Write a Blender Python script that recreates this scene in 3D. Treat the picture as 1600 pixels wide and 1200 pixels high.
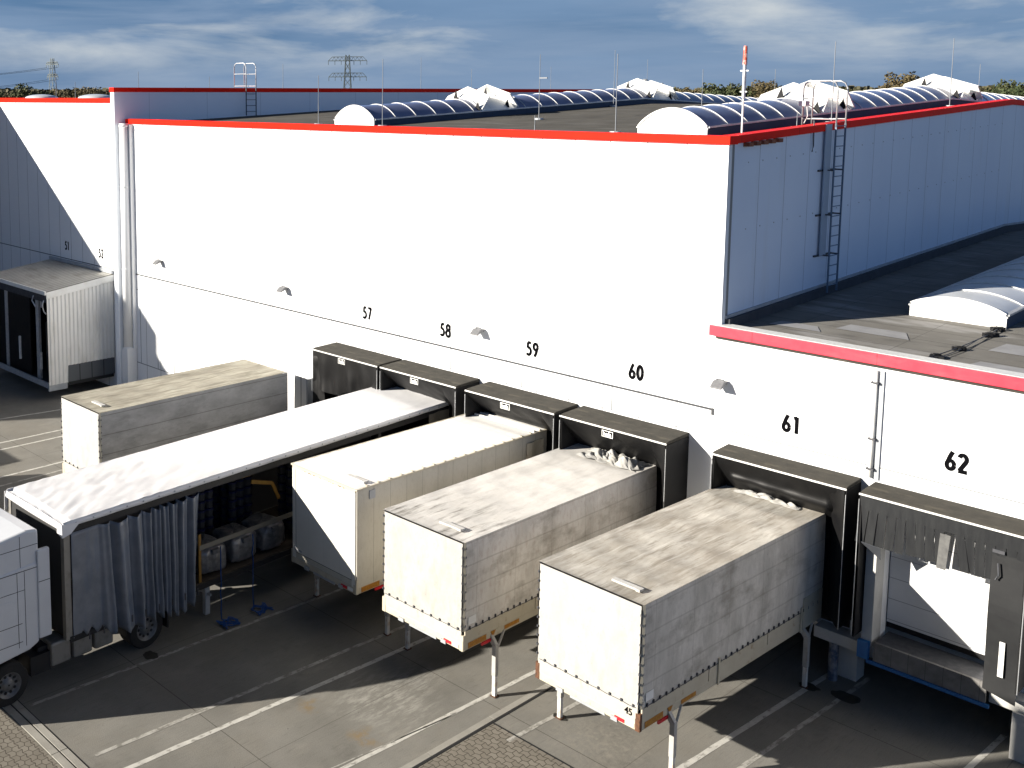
import bpy, bmesh, math, random
from mathutils import Vector, Matrix, noise
R = math.radians
PI = math.pi
scene = bpy.context.scene
for o in list(bpy.data.objects):
    bpy.data.objects.remove(o)

# ------------------------------------------------------------------ camera
cam_d = bpy.data.cameras.new('camera')
cam = bpy.data.objects.new('camera', cam_d)
scene.collection.objects.link(cam)
scene.camera = cam
yaw, pitch, roll = 0.862087, -0.117585, -0.002164
F = Vector((-math.sin(yaw)*math.cos(pitch), math.cos(yaw)*math.cos(pitch), math.sin(pitch)))
R0 = Vector((math.cos(yaw), math.sin(yaw), 0)); U0 = R0.cross(F)
Rv = math.cos(roll)*R0 + math.sin(roll)*U0
Uv = -math.sin(roll)*R0 + math.cos(roll)*U0
m = Matrix((Rv, Uv, -F)).transposed().to_4x4()
m.translation = Vector((13.3157, -25.0707, 13.6496))
cam.matrix_world = m
cam_d.sensor_width = 36
cam_d.lens = 1671.80/1600*36
cam_d.shift_x = (800-482.364)/1600
cam_d.shift_y = (346.994-600)/1600
cam_d.clip_start = 0.2
cam_d.clip_end = 6000

# ------------------------------------------------------------------ sun, sky, exposure
SUN = Vector((.59, 1.0, -.425)).normalized()          # way the light travels
elev = math.asin(-SUN.z); az = math.atan2(-SUN.x, -SUN.y)
sd = bpy.data.lights.new('sun', 'SUN'); sun = bpy.data.objects.new('sun', sd)
scene.collection.objects.link(sun)
sd.energy = 5.0; sd.angle = R(.5); sd.color = (1, .93, .82)
sun.rotation_euler = SUN.to_track_quat('-Z', 'Y').to_euler()
sun.location = (-20, -60, 40)
scene.view_settings.view_transform = 'Standard'
scene.view_settings.look = 'None'
scene.view_settings.exposure = 1.22
scene.view_settings.gamma = 1.0

world = bpy.data.worlds.new('World'); scene.world = world; world.use_nodes = True
nt = world.node_tree; nt.nodes.clear()
def N(nt, t, **k):
    n = nt.nodes.new(t)
    for a, b in k.items():
        if a in ('label',): continue
        setattr(n, a, b)
    return n
L = nt.links.new
out = N(nt, 'ShaderNodeOutputWorld'); bg = N(nt, 'ShaderNodeBackground')
sky = N(nt, 'ShaderNodeTexSky', sky_type='NISHITA', sun_disc=False, sun_elevation=elev, sun_rotation=az, altitude=50, air_density=1.0, dust_density=.6, ozone_density=1.5)
tc = N(nt, 'ShaderNodeTexCoord')
mp = N(nt, 'ShaderNodeMapping'); mp.inputs['Scale'].default_value = (2.4, 2.4, 12); mp.inputs['Location'].default_value = (3.1, 1.7, .35)
mp2 = N(nt, 'ShaderNodeMapping'); mp2.inputs['Scale'].default_value = (1.1, 1.1, 7.5); mp2.inputs['Location'].default_value = (.4, 5.2, 1.3)
n1 = N(nt, 'ShaderNodeTexNoise'); n1.inputs['Scale'].default_value = 2.1; n1.inputs['Detail'].default_value = 9; n1.inputs['Roughness'].default_value = .55; n1.inputs['Distortion'].default_value = .25
n2 = N(nt, 'ShaderNodeTexNoise'); n2.inputs['Scale'].default_value = 2.0; n2.inputs['Detail'].default_value = 6; n2.inputs['Roughness'].default_value = .5
L(tc.outputs['Generated'], mp.inputs[0]); L(tc.outputs['Generated'], mp2.inputs[0]); L(mp.outputs[0], n1.inputs[0]); L(mp2.outputs[0], n2.inputs[0])
sep = N(nt, 'ShaderNodeSeparateXYZ'); L(tc.outputs['Generated'], sep.inputs[0])
# base veil colour by height: clearer blue low, greyer high
hr = N(nt, 'ShaderNodeMapRange'); hr.inputs['From Min'].default_value = 0; hr.inputs['From Max'].default_value = .16
L(sep.outputs['Z'], hr.inputs['Value'])
cr = N(nt, 'ShaderNodeValToRGB'); L(n2.outputs['Fac'], cr.inputs[0])
cr.color_ramp.elements[0].position = .36; cr.color_ramp.elements[0].color = (.42, .90, 1.72, 1)
cr.color_ramp.elements[1].position = .66; cr.color_ramp.elements[1].color = (.95, 1.50, 2.40, 1)
mx1 = N(nt, 'ShaderNodeMixRGB', blend_type='MIX'); mx1.inputs['Fac'].default_value = .95
skm = N(nt, 'ShaderNodeMixRGB', blend_type='MULTIPLY'); skm.inputs['Fac'].default_value = 1; skm.inputs['Color2'].default_value = (.8, .8, .8, 1)
L(sky.outputs[0], skm.inputs['Color1']); L(skm.outputs[0], mx1.inputs['Color1']); L(cr.outputs[0], mx1.inputs['Color2'])
# brighter veil of cloud higher up
cr2 = N(nt, 'ShaderNodeValToRGB'); L(n1.outputs['Fac'], cr2.inputs[0])
cr2.color_ramp.elements[0].position = .47; cr2.color_ramp.elements[0].color = (0, 0, 0, 1)
cr2.color_ramp.elements[1].position = .73; cr2.color_ramp.elements[1].color = (1, 1, 1, 1)
hm = N(nt, 'ShaderNodeMapRange'); hm.inputs['From Min'].default_value = .012; hm.inputs['From Max'].default_value = .05
hm.inputs['To Min'].default_value = .15; hm.inputs['To Max'].default_value = 1.0
L(sep.outputs['Z'], hm.inputs['Value'])
mu = N(nt, 'ShaderNodeMath', operation='MULTIPLY'); L(cr2.outputs[0], mu.inputs[0]); L(hm.outputs[0], mu.inputs[1])
mp3 = N(nt, 'ShaderNodeMapping'); mp3.inputs['Scale'].default_value = (3.2, 3.2, 34); mp3.inputs['Location'].default_value = (7.7, 2.2, .8); mp3.inputs['Rotation'].default_value = (R(1.0), 0, 0)
n3 = N(nt, 'ShaderNodeTexNoise'); n3.inputs['Scale'].default_value = 1.6; n3.inputs['Detail'].default_value = 10; n3.inputs['Roughness'].default_value = .58; n3.inputs['Distortion'].default_value = .3
L(tc.outputs['Generated'], mp3.inputs[0]); L(mp3.outputs[0], n3.inputs[0])
cr3 = N(nt, 'ShaderNodeValToRGB'); L(n3.outputs['Fac'], cr3.inputs[0])
cr3.color_ramp.elements[0].position = .40; cr3.color_ramp.elements[0].color = (0, 0, 0, 1)
cr3.color_ramp.elements[1].position = .68; cr3.color_ramp.elements[1].color = (.8, .8, .8, 1)
mx15 = N(nt, 'ShaderNodeMixRGB', blend_type='MIX'); L(cr3.outputs[0], mx15.inputs['Fac']); L(mx1.outputs[0], mx15.inputs['Color1']); mx15.inputs['Color2'].default_value = (1.15, 1.62, 2.35, 1)
mx2 = N(nt, 'ShaderNodeMixRGB', blend_type='MIX'); L(mu.outputs[0], mx2.inputs['Fac']); L(mx15.outputs[0], mx2.inputs['Color1'])
mx2.inputs['Color2'].default_value = (3.0, 3.2, 3.3, 1)
# the cloud deck is darker overhead than near the horizon
ov = N(nt, 'ShaderNodeValToRGB'); L(sep.outputs['Z'], ov.inputs[0])
e_ = ov.color_ramp.elements; e_[0].position = .09; e_[0].color = (1, 1, 1, 1); e_[1].position = .62; e_[1].color = (.13, .15, .18, 1)
for p_, c_ in ((.17, (1.05, 1.45, 2.0, 1)), (.30, (.9, 1.2, 1.7, 1)), (.42, (.35, .42, .55, 1))):
    q_ = e_.new(p_); q_.color = c_
mo_ = N(nt, 'ShaderNodeMixRGB', blend_type='MULTIPLY'); mo_.inputs['Fac'].default_value = 1; L(mx2.outputs[0], mo_.inputs['Color1']); L(ov.outputs[0], mo_.inputs['Color2'])
L(mo_.outputs[0], bg.inputs[0]); bg.inputs[1].default_value = .09
L(bg.outputs[0], out.inputs[0])

# ------------------------------------------------------------------ materials
def mat(name, col, rough=.6, metal=0, noise_amt=0, noise_scale=4, stretch=(1, 1, 1), col2=None, lo=.35, hi=.65, bump=0, bump_scale=20, spec=.5, coord='Object', detail=6):
    m = bpy.data.materials.new(name); m.use_nodes = True; nt = m.node_tree
    b = nt.nodes['Principled BSDF']; b.inputs['Roughness'].default_value = rough; b.inputs['Metallic'].default_value = metal
    b.inputs['Base Color'].default_value = (*col, 1); b.inputs['Specular IOR Level'].default_value = spec
    tc = N(nt, 'ShaderNodeTexCoord'); mp = N(nt, 'ShaderNodeMapping'); mp.inputs['Scale'].default_value = stretch
    nt.links.new(tc.outputs[coord], mp.inputs[0])
    m['mp'] = 1
    if col2 is not None:
        n = N(nt, 'ShaderNodeTexNoise'); n.inputs['Scale'].default_value = noise_scale; n.inputs['Detail'].default_value = detail; n.inputs['Roughness'].default_value = .6
        nt.links.new(mp.outputs[0], n.inputs[0])
        r = N(nt, 'ShaderNodeValToRGB'); nt.links.new(n.outputs['Fac'], r.inputs[0])
        r.color_ramp.elements[0].position = lo; r.color_ramp.elements[0].color = (*col, 1)
        r.color_ramp.elements[1].position = hi; r.color_ramp.elements[1].color = (*col2, 1)
        nt.links.new(r.outputs[0], b.inputs['Base Color'])
    if bump:
        n = N(nt, 'ShaderNodeTexNoise'); n.inputs['Scale'].default_value = bump_scale; n.inputs['Detail'].default_value = 4
        nt.links.new(mp.outputs[0], n.inputs[0])
        bp = N(nt, 'ShaderNodeBump'); bp.inputs['Strength'].default_value = bump; bp.inputs['Distance'].default_value = .02
        nt.links.new(n.outputs['Fac'], bp.inputs['Height']); nt.links.new(bp.outputs[0], b.inputs['Normal'])
    return m

def base_socket(m):
    """current link source of base colour or a fresh RGB node"""
    nt = m.node_tree; b = nt.nodes['Principled BSDF']; s = b.inputs['Base Color']
    if s.is_linked: return s.links[0].from_socket
    r = N(nt, 'ShaderNodeRGB'); r.outputs[0].default_value = s.default_value; return r.outputs[0]

def layer(m, col, fac_socket):
    nt = m.node_tree; b = nt.nodes['Principled BSDF']; src = base_socket(m)
    x = N(nt, 'ShaderNodeMixRGB'); nt.links.new(src, x.inputs['Color1']); x.inputs['Color2'].default_value = (*col, 1)
    nt.links.new(fac_socket, x.inputs['Fac']); nt.links.new(x.outputs[0], b.inputs['Base Color']); return m

def lines(m, axis, pitch, width, col, offset=0, fade=1.0):
    """thin joint lines square to an object-space axis"""
    nt = m.node_tree
    tc = N(nt, 'ShaderNodeTexCoord'); sp = N(nt, 'ShaderNodeSeparateXYZ'); nt.links.new(tc.outputs['Object'], sp.inputs[0])
    a = N(nt, 'ShaderNodeMath', operation='ADD'); a.inputs[1].default_value = 1000*pitch-offset; nt.links.new(sp.outputs[axis], a.inputs[0])
    mo = N(nt, 'ShaderNodeMath', operation='MODULO'); mo.inputs[1].default_value = pitch; nt.links.new(a.outputs[0], mo.inputs[0])
    lt = N(nt, 'ShaderNodeMath', operation='LESS_THAN'); lt.inputs[1].default_value = width; nt.links.new(mo.outputs[0], lt.inputs[0])
    ml = N(nt, 'ShaderNodeMath', operation='MULTIPLY'); ml.inputs[1].default_value = fade; nt.links.new(lt.outputs[0], ml.inputs[0])
    return layer(m, col, ml.outputs[0])

def stain(m, col, scale, stretch, lo, hi, amt=1.0, loc=(0, 0, 0), detail=5, coord='Object'):
    nt = m.node_tree
    tc = N(nt, 'ShaderNodeTexCoord'); mp = N(nt, 'ShaderNodeMapping'); mp.inputs['Scale'].default_value = stretch; mp.inputs['Location'].default_value = loc
    nt.links.new(tc.outputs[coord], mp.inputs[0])
    n = N(nt, 'ShaderNodeTexNoise'); n.inputs['Scale'].default_value = scale; n.inputs['Detail'].default_value = detail; n.inputs['Roughness'].default_value = .62
    nt.links.new(mp.outputs[0], n.inputs[0])
    r = N(nt, 'ShaderNodeMapRange'); r.inputs['From Min'].default_value = lo; r.inputs['From Max'].default_value = hi; r.inputs['To Max'].default_value = amt
    nt.links.new(n.outputs['Fac'], r.inputs['Value'])
    return layer(m, col, r.outputs[0])

M = {}
M['wall'] = mat('white_panel', (.78, .79, .80), .45, col2=(.74, .75, .77), noise_scale=.6, spec=.3)
M['wall_x'] = lines(mat('white_panel_front', (.78, .79, .80), .45, col2=(.75, .76, .78), noise_scale=.5, spec=.3), 'X', 1.13, .026, (.17, .175, .18), 0, .95)
M['wall_y'] = lines(stain(mat('shade_blue_panel', (.68, .76, .87), .4, col2=(.64, .72, .84), noise_scale=.35, spec=.3), (.55, .56, .57), 1.5, (1, 1, .12), .55, .75, .3), 'Y', 1.4, .022, (.26, .30, .36), 0.2, .9)  # blue tint paints the sky-lit shade into the side panels
M['red'] = mat('red_trim', (.88, .014, .002), .5, col2=(.80, .012, .002), noise_scale=2, spec=.08)
lines(M['red'], 'X', 3.4, .03, (.45, .01, .002), .5, .8); lines(M['red'], 'Y', 3.1, .03, (.45, .01, .002), .5, .8)
M['pinkred'] = mat('faded_red_trim', (.50, .040, .065), .5, col2=(.56, .055, .08), noise_scale=3, spec=.25)
lines(M['pinkred'], 'X', 2.9, .02, (.30, .02, .035), .9, .8); stain(M['pinkred'], (.62, .10, .12), 1.2, (1, 1, 4), .5, .75, .6)
M['roof'] = stain(stain(mat('roof_felt', (.085, .080, .070), .95, col2=(.115, .108, .095), noise_scale=.8, bump=.3, bump_scale=30, spec=.1), (.19, .185, .175), 1.3, (.25, 1, 1), .56, .72, .6), (.05, .048, .045), 3, (1, .3, 1), .58, .75, .6)
M['roof'] = lines(M['roof'], 'Y', 1.0, .03, (.06, .058, .055), 0, .7)
M['grey_flash'] = mat('grey_flashing', (.33, .35, .38), .5, .2, col2=(.42, .44, .46), noise_scale=3)
M['seam'] = mat('dark_joint', (.06, .063, .068), .7, spec=.1)
M['seam_soft'] = mat('grey_joint', (.20, .21, .22), .7, spec=.1)  # mid grey for the fainter wall joints
M['dark_flash'] = mat('dark_bitumen', (.035, .038, .045), .8, col2=(.05, .052, .06), noise_scale=4)
M['galv'] = mat('galvanised_steel', (.45, .47, .49), .45, .6, col2=(.60, .61, .62), noise_scale=9)
M['steel_dark'] = mat('dark_steel', (.05, .055, .065), .55, .4, col2=(.09, .09, .10), noise_scale=8)
M['white_metal'] = mat('white_painted_metal', (.74, .74, .72), .4, col2=(.62, .61, .57), noise_scale=2.5, lo=.45, hi=.8)
M['black_rubber'] = stain(mat('black_curtain', (.004, .004, .0045), .50, col2=(.006, .006, .0065), noise_scale=2.2, bump=.3, bump_scale=4, spec=.28), (.013, .0125, .0115), 1.6, (1, 1, .5), .52, .80, .5)
M['shelter_top'] = stain(mat('shelter_top', (.040, .038, .033), .9, col2=(.058, .054, .046), noise_scale=2.6, spec=.15, bump=.2), (.14, .125, .095), 1.4, (1, 3, 1), .55, .75, .5)
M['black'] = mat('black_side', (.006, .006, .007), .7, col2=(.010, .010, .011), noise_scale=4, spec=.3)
M['strip_white'] = mat('white_edge', (.75, .75, .73), .4, col2=(.6, .6, .58), noise_scale=12)
M['print_black'] = mat('black_print', (.004, .004, .005), .95, spec=.02)
M['print_white'] = mat('white_print', (.78, .78, .76), .6)
M['glaze'] = mat('polycarbonate', (.13, .155, .27), .28, col2=(.17, .20, .33), noise_scale=1.2, spec=.7)
M['glaze_low'] = mat('pale_polycarbonate', (.50, .52, .54), .3, col2=(.58, .60, .62), noise_scale=1.5, spec=.7)
M['skylight_white'] = stain(mat('skylight_white', (.80, .80, .78), .4), (.55, .50, .40), 3, (1, 1, .3), .58, .8, .5)
M['pole'] = mat('aluminium_rod', (.22, .235, .255), .7, .0, spec=.2)
M['rust_port'] = mat('rusty_overflow', (.16, .05, .025), .8, col2=(.28, .10, .05), noise_scale=9)
M['blue_paint'] = mat('blue_paint', (.012, .11, .32), .45, col2=(.02, .15, .38), noise_scale=5)
M['concrete_post'] = stain(mat('pale_concrete', (.46, .46, .44), .8, col2=(.52, .51, .49), noise_scale=3, bump=.2), (.28, .27, .25), 2, (1, 1, .4), .55, .8, .6)
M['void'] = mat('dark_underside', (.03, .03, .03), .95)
M['door_white'] = lines(mat('door_panel', (.60, .61, .62), .4, col2=(.66, .66, .67), noise_scale=1.5), 'Z', .5, .014, (.2, .2, .22), .18, .9)
M['tyre'] = mat('tyre_rubber', (.014, .014, .014), .85, bump=.3)
M['chassis'] = mat('chassis_black', (.015, .015, .017), .6, .2)
M['cargo_floor'] = mat('trailer_floor', (.030, .022, .015), .8, col2=(.05, .036, .024), noise_scale=6)
M['board'] = mat('aluminium_board', (.16, .15, .13), .5, .3, col2=(.20, .19, .165), noise_scale=4, stretch=(1, .2, 1))
M['yellow'] = mat('yellow_webbing', (.22, .12, .012), .6, col2=(.16, .08, .01), noise_scale=6)
M['orange'] = mat('orange_marking', (.45, .22, .02), .5, col2=(.34, .14, .015), noise_scale=14, lo=.4, hi=.5)
M['red_lamp'] = mat('red_reflector', (.60, .02, .03), .3)
M['foil'] = mat('silver_wrap', (.09, .093, .10), .3, .3, bump=1, bump_scale=7, col2=(.20, .20, .21), noise_scale=5)  # cargo colours darkened to paint the shade inside the trailer
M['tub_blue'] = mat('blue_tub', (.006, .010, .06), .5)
M['tub_shade'] = mat('shade_tub', (.035, .038, .042), .5)  # near-black tubs, shade of the trailer inside put into the colour
M['carton'] = mat('brown_pallet', (.07, .04, .02), .8, col2=(.09, .055, .03), noise_scale=5)
M['rust'] = mat('rusty_steel', (.055, .026, .016), .85, col2=(.13, .055, .025), noise_scale=12)
M['strap'] = mat('blue_strap', (.006, .06, .24), .6)
M['glass_dark'] = mat('dark_glass', (.02, .03, .04), .1, spec=.8)
M['sheet_end'] = mat('beige_drape', (.16, .145, .12), .7, col2=(.20, .18, .15), noise_scale=3)
M['leaf'] = mat('leaf_green', (.045, .055, .016), .8, col2=(.07, .075, .024), noise_scale=.5)
M['leaf2'] = mat('leaf_autumn', (.085, .065, .026), .8, col2=(.11, .085, .034), noise_scale=.5)
M['leaf3'] = mat('leaf_dark', (.026, .042, .012), .8, col2=(.042, .055, .016), noise_scale=.5)
M['bark'] = mat('bark', (.09, .07, .05), .9)
M['moss'] = mat('moss', (.16, .15, .04), .9, col2=(.22, .2, .06), noise_scale=30)
M['pylon'] = mat('pylon_steel', (.10, .12, .12), .6, .3)
M['wire'] = mat('wire', (.03, .03, .035), .6)

# concrete yard
def concrete(name, c1, c2):
    m = mat(name, c1, .9, col2=c2, noise_scale=.55, stretch=(1, 1, 1), bump=.25, bump_scale=40, spec=.15, lo=.3, hi=.7, detail=8)
    stain(m, (.30, .285, .25), 1.1, (1.1, .35, 1), .56, .74, .55, (3, 1, 0), 8)
    stain(m, (.085, .080, .072), .8, (1, .8, 1), .60, .78, .6, (9, 4, 0), 6)
    stain(m, (.06, .055, .05), 5.5, (1, 1, 1), .70, .76, .8, (2, 7, 0), 3)
    stain(m, (.25, .235, .20), 4.0, (6, .25, 1), .55, .75, .35, (5, 5, 0), 3)
    stain(m, (.22, .20, .165), .45, (1, 1, 1), .48, .66, .3, (1.3, 5.1, 0), 4)
    stain(m, (.115, .11, .10), 9, (3.5, .25, 1), .54, .70, .45, (0, 3, 0), 6)
    stain(m, (.10, .095, .085), 60, (1, 1, 1), .45, .7, .5, (0, 0, 0), 2)
    for cx_, cy_, rr_, col_, sc_ in ((-2.95, -8.9, 1.5, (.32, .312, .285), (3.4, .8, 1)), (-3.1, -7.6, .8, (.30, .292, .27), (3.4, .8, 1)), (-2.2, -10.2, .5, (.22, .16, .09), (1, 1, 1)), (-3.9, -10.3, .4, (.20, .15, .09), (1, 1, 1)), (1.2, -6.6, 1.4, (.25, .235, .205), (3, 3, 1))):
        nt = m.node_tree; tc = N(nt, 'ShaderNodeTexCoord'); vd = N(nt, 'ShaderNodeVectorMath', operation='DISTANCE'); vd.inputs[1].default_value = (cx_, cy_, 0)
        nt.links.new(tc.outputs['Object'], vd.inputs[0])
        r1 = N(nt, 'ShaderNodeMapRange'); r1.inputs['From Min'].default_value = rr_; r1.inputs['From Max'].default_value = rr_*.3; nt.links.new(vd.outputs['Value'], r1.inputs['Value'])
        mp = N(nt, 'ShaderNodeMapping'); mp.inputs['Scale'].default_value = sc_; mp.inputs['Rotation'].default_value = (0, 0, .5); nt.links.new(tc.outputs['Object'], mp.inputs[0])
        n = N(nt, 'ShaderNodeTexNoise'); n.inputs['Scale'].default_value = 2.4; n.inputs['Detail'].default_value = 9; n.inputs['Roughness'].default_value = .7; nt.links.new(mp.outputs[0], n.inputs[0])
        r2 = N(nt, 'ShaderNodeMapRange'); r2.inputs['From Min'].default_value = .46; r2.inputs['From Max'].default_value = .64; nt.links.new(n.outputs['Fac'], r2.inputs['Value'])
        mu = N(nt, 'ShaderNodeMath', operation='MULTIPLY'); nt.links.new(r1.outputs[0], mu.inputs[0]); nt.links.new(r2.outputs[0], mu.inputs[1]); layer(m, col_, mu.outputs[0])
    lines(m, 'Y', 5.2, .022, (.075, .07, .06), -2.0, .8)
    lines(m, 'X', 5.1, .02, (.09, .085, .075), -3.1, .6)
    return m
M['yard'] = concrete('yard_concrete', (.168, .163, .148), (.235, .228, .208))
M['kerb'] = mat('kerb_concrete', (.26, .25, .225), .9, col2=(.32, .31, .28), noise_scale=2, bump=.2, bump_scale=40, spec=.15)
M['slot'] = mat('dark_slot', (.012, .012, .013), .9)
M['far_ground'] = mat('far_field', (.06, .07, .03), .95, col2=(.09, .085, .045), noise_scale=.01)
def paint_mat():
    m = mat('worn_white_paint', (.44, .43, .40), .8, col2=(.55, .54, .50), noise_scale=4, spec=.2)
    stain(m, (.20, .19, .17), 9, (1, .5, 1), .54, .64, .75, (0, 0, 0), 6)
    return m
M['paint'] = paint_mat()
M['pipe_white'] = mat('pipe_white', (.76, .77, .78), .5, col2=(.72, .73, .74), noise_scale=1.5, stretch=(1, 1, .2))
M['lamp_grey'] = mat('lamp_grey', (.14, .145, .15), .5, .3, col2=(.19, .19, .20), noise_scale=9)
def paint_faded():
    m = mat('faded_white_paint', (.34, .33, .30), .8, col2=(.42, .41, .38), noise_scale=4, spec=.2)
    stain(m, (.19, .182, .163), 8, (1, .5, 1), .46, .60, .95, (4, 0, 0), 6)
    return m
M['paint_faded'] = paint_faded()
def pavers():
    m = bpy.data.materials.new('interlocking_pavers'); m.use_nodes = True; nt = m.node_tree; b = nt.nodes['Principled BSDF']
    b.inputs['Roughness'].default_value = .9; b.inputs['Specular IOR Level'].default_value = .15
    tc = N(nt, 'ShaderNodeTexCoord'); sp = N(nt, 'ShaderNodeSeparateXYZ'); nt.links.new(tc.outputs['Object'], sp.inputs[0])
    # zig-zag the x coordinate so the joints interlock
    w = N(nt, 'ShaderNodeMath', operation='PINGPONG'); w.inputs[1].default_value = .1; nt.links.new(sp.outputs['X'], w.inputs[0])
    sc = N(nt, 'ShaderNodeMath', operation='MULTIPLY'); sc.inputs[1].default_value = .45; nt.links.new(w.outputs[0], sc.inputs[0])
    ad = N(nt, 'ShaderNodeMath', operation='ADD'); nt.links.new(sp.outputs['Y'], ad.inputs[0]); nt.links.new(sc.outputs[0], ad.inputs[1])
    cb = N(nt, 'ShaderNodeCombineXYZ'); nt.links.new(sp.outputs['X'], cb.inputs['X']); nt.links.new(ad.outputs[0], cb.inputs['Y'])
    br = N(nt, 'ShaderNodeTexBrick'); br.inputs['Scale'].default_value = 1; br.inputs['Brick Width'].default_value = .2; br.inputs['Row Height'].default_value = .14
    br.inputs['Mortar Size'].default_value = .009; br.inputs['Mortar Smooth'].default_value = .2
    br.inputs['Color1'].default_value = (.175, .160, .135, 1); br.inputs['Color2'].default_value = (.215, .198, .168, 1); br.inputs['Mortar'].default_value = (.06, .05, .042, 1)
    nt.links.new(cb.outputs[0], br.inputs['Vector']); nt.links.new(br.outputs['Color'], b.inputs['Base Color'])
    bp = N(nt, 'ShaderNodeBump'); bp.inputs['Strength'].default_value = .6; bp.inputs['Distance'].default_value = .01; bp.invert = True
    nt.links.new(br.outputs['Fac'], bp.inputs['Height']); nt.links.new(bp.outputs[0], b.inputs['Normal'])
    stain(m, (.12, .11, .09), 1.2, (1, 1, 1), .5, .8, .5)
    return m
M['pavers'] = pavers()

def tarp(name, c1, c2, dirt, streak, sa=.7, mould=0, bumpk=.35, seam_axis=None, stretch=(1, .25, 1)):
    m = mat(name, c1, .75, col2=c2, noise_scale=1.3, bump=bumpk, bump_scale=5, spec=.2, detail=8)
    stain(m, dirt, 2.2, stretch, .42, .72, sa, (1, 2, 3), 8)
    stain(m, streak, 5, (stretch[0]*2.2, stretch[1]*2.2, stretch[2]*2.2), .50, .72, .55, (7, 1, 0), 8)
    stain(m, tuple(a*.62 for a in dirt), 1.6, (stretch[0]*1.5, stretch[1]*.9, stretch[2]), .53, .66, .55*sa, (11, 3, 5), 9)
    if mould: stain(m, (.045, .04, .035), 2.6, (3.2, .6, 1), .58, .70, mould, (0, .4, 0), 8)
    stain(m, tuple(a*.45 for a in dirt), 30, (1, 1, 1), .62, .75, .5, (0, 0, 0), 3)
    return m
M['tarp61_roof'] = lines(tarp('weathered_tarpaulin_roof', (.42, .40, .36), (.52, .50, .455), (.27, .245, .205), (.34, .31, .265), .75, .12, .35, None, (1.6, .3, 1)), 'X', .52, .035, (.56, .54, .50), .1, .45)
stain(M['tarp61_roof'], (.20, .175, .14), 3.2, (3.4, .42, 1), .50, .66, .7, (4, 1, 0), 9)
stain(M['tarp61_roof'], (.24, .21, .17), .9, (1, .6, 1), .48, .68, .6, (2, 6, 0), 6)
M['tarp61_side'] = tarp('weathered_tarpaulin_side', (.54, .515, .47), (.62, .59, .54), (.36, .34, .30), (.42, .395, .36), .6, 0, .35, None, (1, 1, .4))
M['tarp61_front'] = tarp('pale_tarpaulin_front', (.395, .39, .375), (.425, .42, .405), (.33, .32, .30), (.35, .34, .315), .5, 0, .3, None, (1, 1, .5))
M['tarp60_roof'] = tarp('pale_tarpaulin_roof', (.54, .525, .50), (.60, .585, .56), (.44, .425, .395), (.47, .45, .415), .45, .0)
M['tarp60_side'] = tarp('pale_tarpaulin_side', (.62, .60, .565), (.70, .675, .64), (.46, .435, .40), (.46, .38, .34), .5, 0, .4, None, (1, 1, .4))
M['tarp60_front'] = tarp('stained_tarpaulin_front', (.385, .378, .36), (.425, .418, .40), (.31, .295, .265), (.325, .31, .275), .5, .0, .4, None, (1, 1, .5))
M['tarp57_roof'] = tarp('brown_tarpaulin_roof', (.33, .31, .255), (.43, .41, .34), (.22, .20, .16), (.26, .24, .19), .75, .2)
stain(M['tarp57_roof'], (.16, .145, .11), 2.6, (2.6, .3, 1), .48, .66, .75, (4, 1, 0), 9)
for k_ in ('tarp61_side', 'tarp60_side'):
    lines(M[k_], 'Z', .52, .035, (.22, .205, .175), .2, .30); lines(M[k_], 'Y', 1.35, .02, (.24, .22, .19), .4, .30)
    stain(M[k_], (.17, .15, .12), 1.1, (1, .8, 1.6), .52, .72, .65, (3, 8, 1), 9)
M['tarp57_side'] = lines(tarp('patched_tarpaulin_side', (.48, .47, .445), (.56, .55, .52), (.33, .32, .295), (.37, .36, .33), .65, .05, .3, None, (1, .5, 1.4)), 'Z', .62, .03, (.18, .17, .15), .1, .55)
M['box59_side'] = lines(tarp('cream_box_side', (.50, .48, .42), (.53, .51, .45), (.45, .43, .37), (.42, .39, .33), .3, 0, .05, None, (1, 1, .4)), 'Y', .58, .012, (.22, .21, .18), 0, .8)
M['box59_front'] = lines(mat('white_box_front', (.70, .69, .64), .45, col2=(.66, .65, .60), noise_scale=1.5), 'X', .60, .01, (.45, .44, .40), .1, .5)
M['box59_roof'] = tarp('white_box_roof', (.74, .73, .71), (.77, .76, .74), (.70, .69, .66), (.68, .66, .62), .3, .0, .05)
M['cream_frame'] = stain(mat('cream_frame', (.50, .46, .37), .5, col2=(.45, .41, .32), noise_scale=3), (.25, .15, .07), 4, (1, 1, 1), .60, .74, .7)
M['semi_roof'] = mat('white_truck_tarpaulin', (.72, .72, .73), .4, col2=(.77, .77, .78), noise_scale=1.4, bump=.5, bump_scale=2.2, stretch=(1, .5, 1), spec=.4)
stain(M['semi_roof'], (.52, .52, .52), 1.6, (1, .35, 1), .50, .72, .5, (3, 3, 0), 8)
M['curtain'] = stain(mat('grey_blue_curtain', (.14, .155, .18), .42, col2=(.20, .215, .24), noise_scale=2, spec=.35, bump=.2, bump_scale=3), (.09, .13, .20), 1.5, (1, 2.5, .4), .5, .7, .6)
M['cab'] = mat('cab_paint', (.62, .64, .67), .25, col2=(.58, .60, .63), noise_scale=1.2, spec=.5)
M['tank'] = stain(mat('aluminium_tank', (.26, .25, .23), .5, .4), (.14, .13, .11), 4, (1, 1, 1), .5, .7, .6)
M['corr'] = stain(mat('corrugated_side', (.74, .73, .70), .5, col2=(.77, .76, .73), noise_scale=1.5), (.44, .42, .36), 2, (1, 1, .25), .52, .78, .6)
M['corr_roof'] = lines(stain(mat('corrugated_roof', (.36, .355, .33), .7, col2=(.44, .43, .40), noise_scale=1), (.17, .16, .13), 2, (.4, 1, 1), .5, .7, .6), 'X', .3, .06, (.11, .105, .09), 0, .8)

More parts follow.
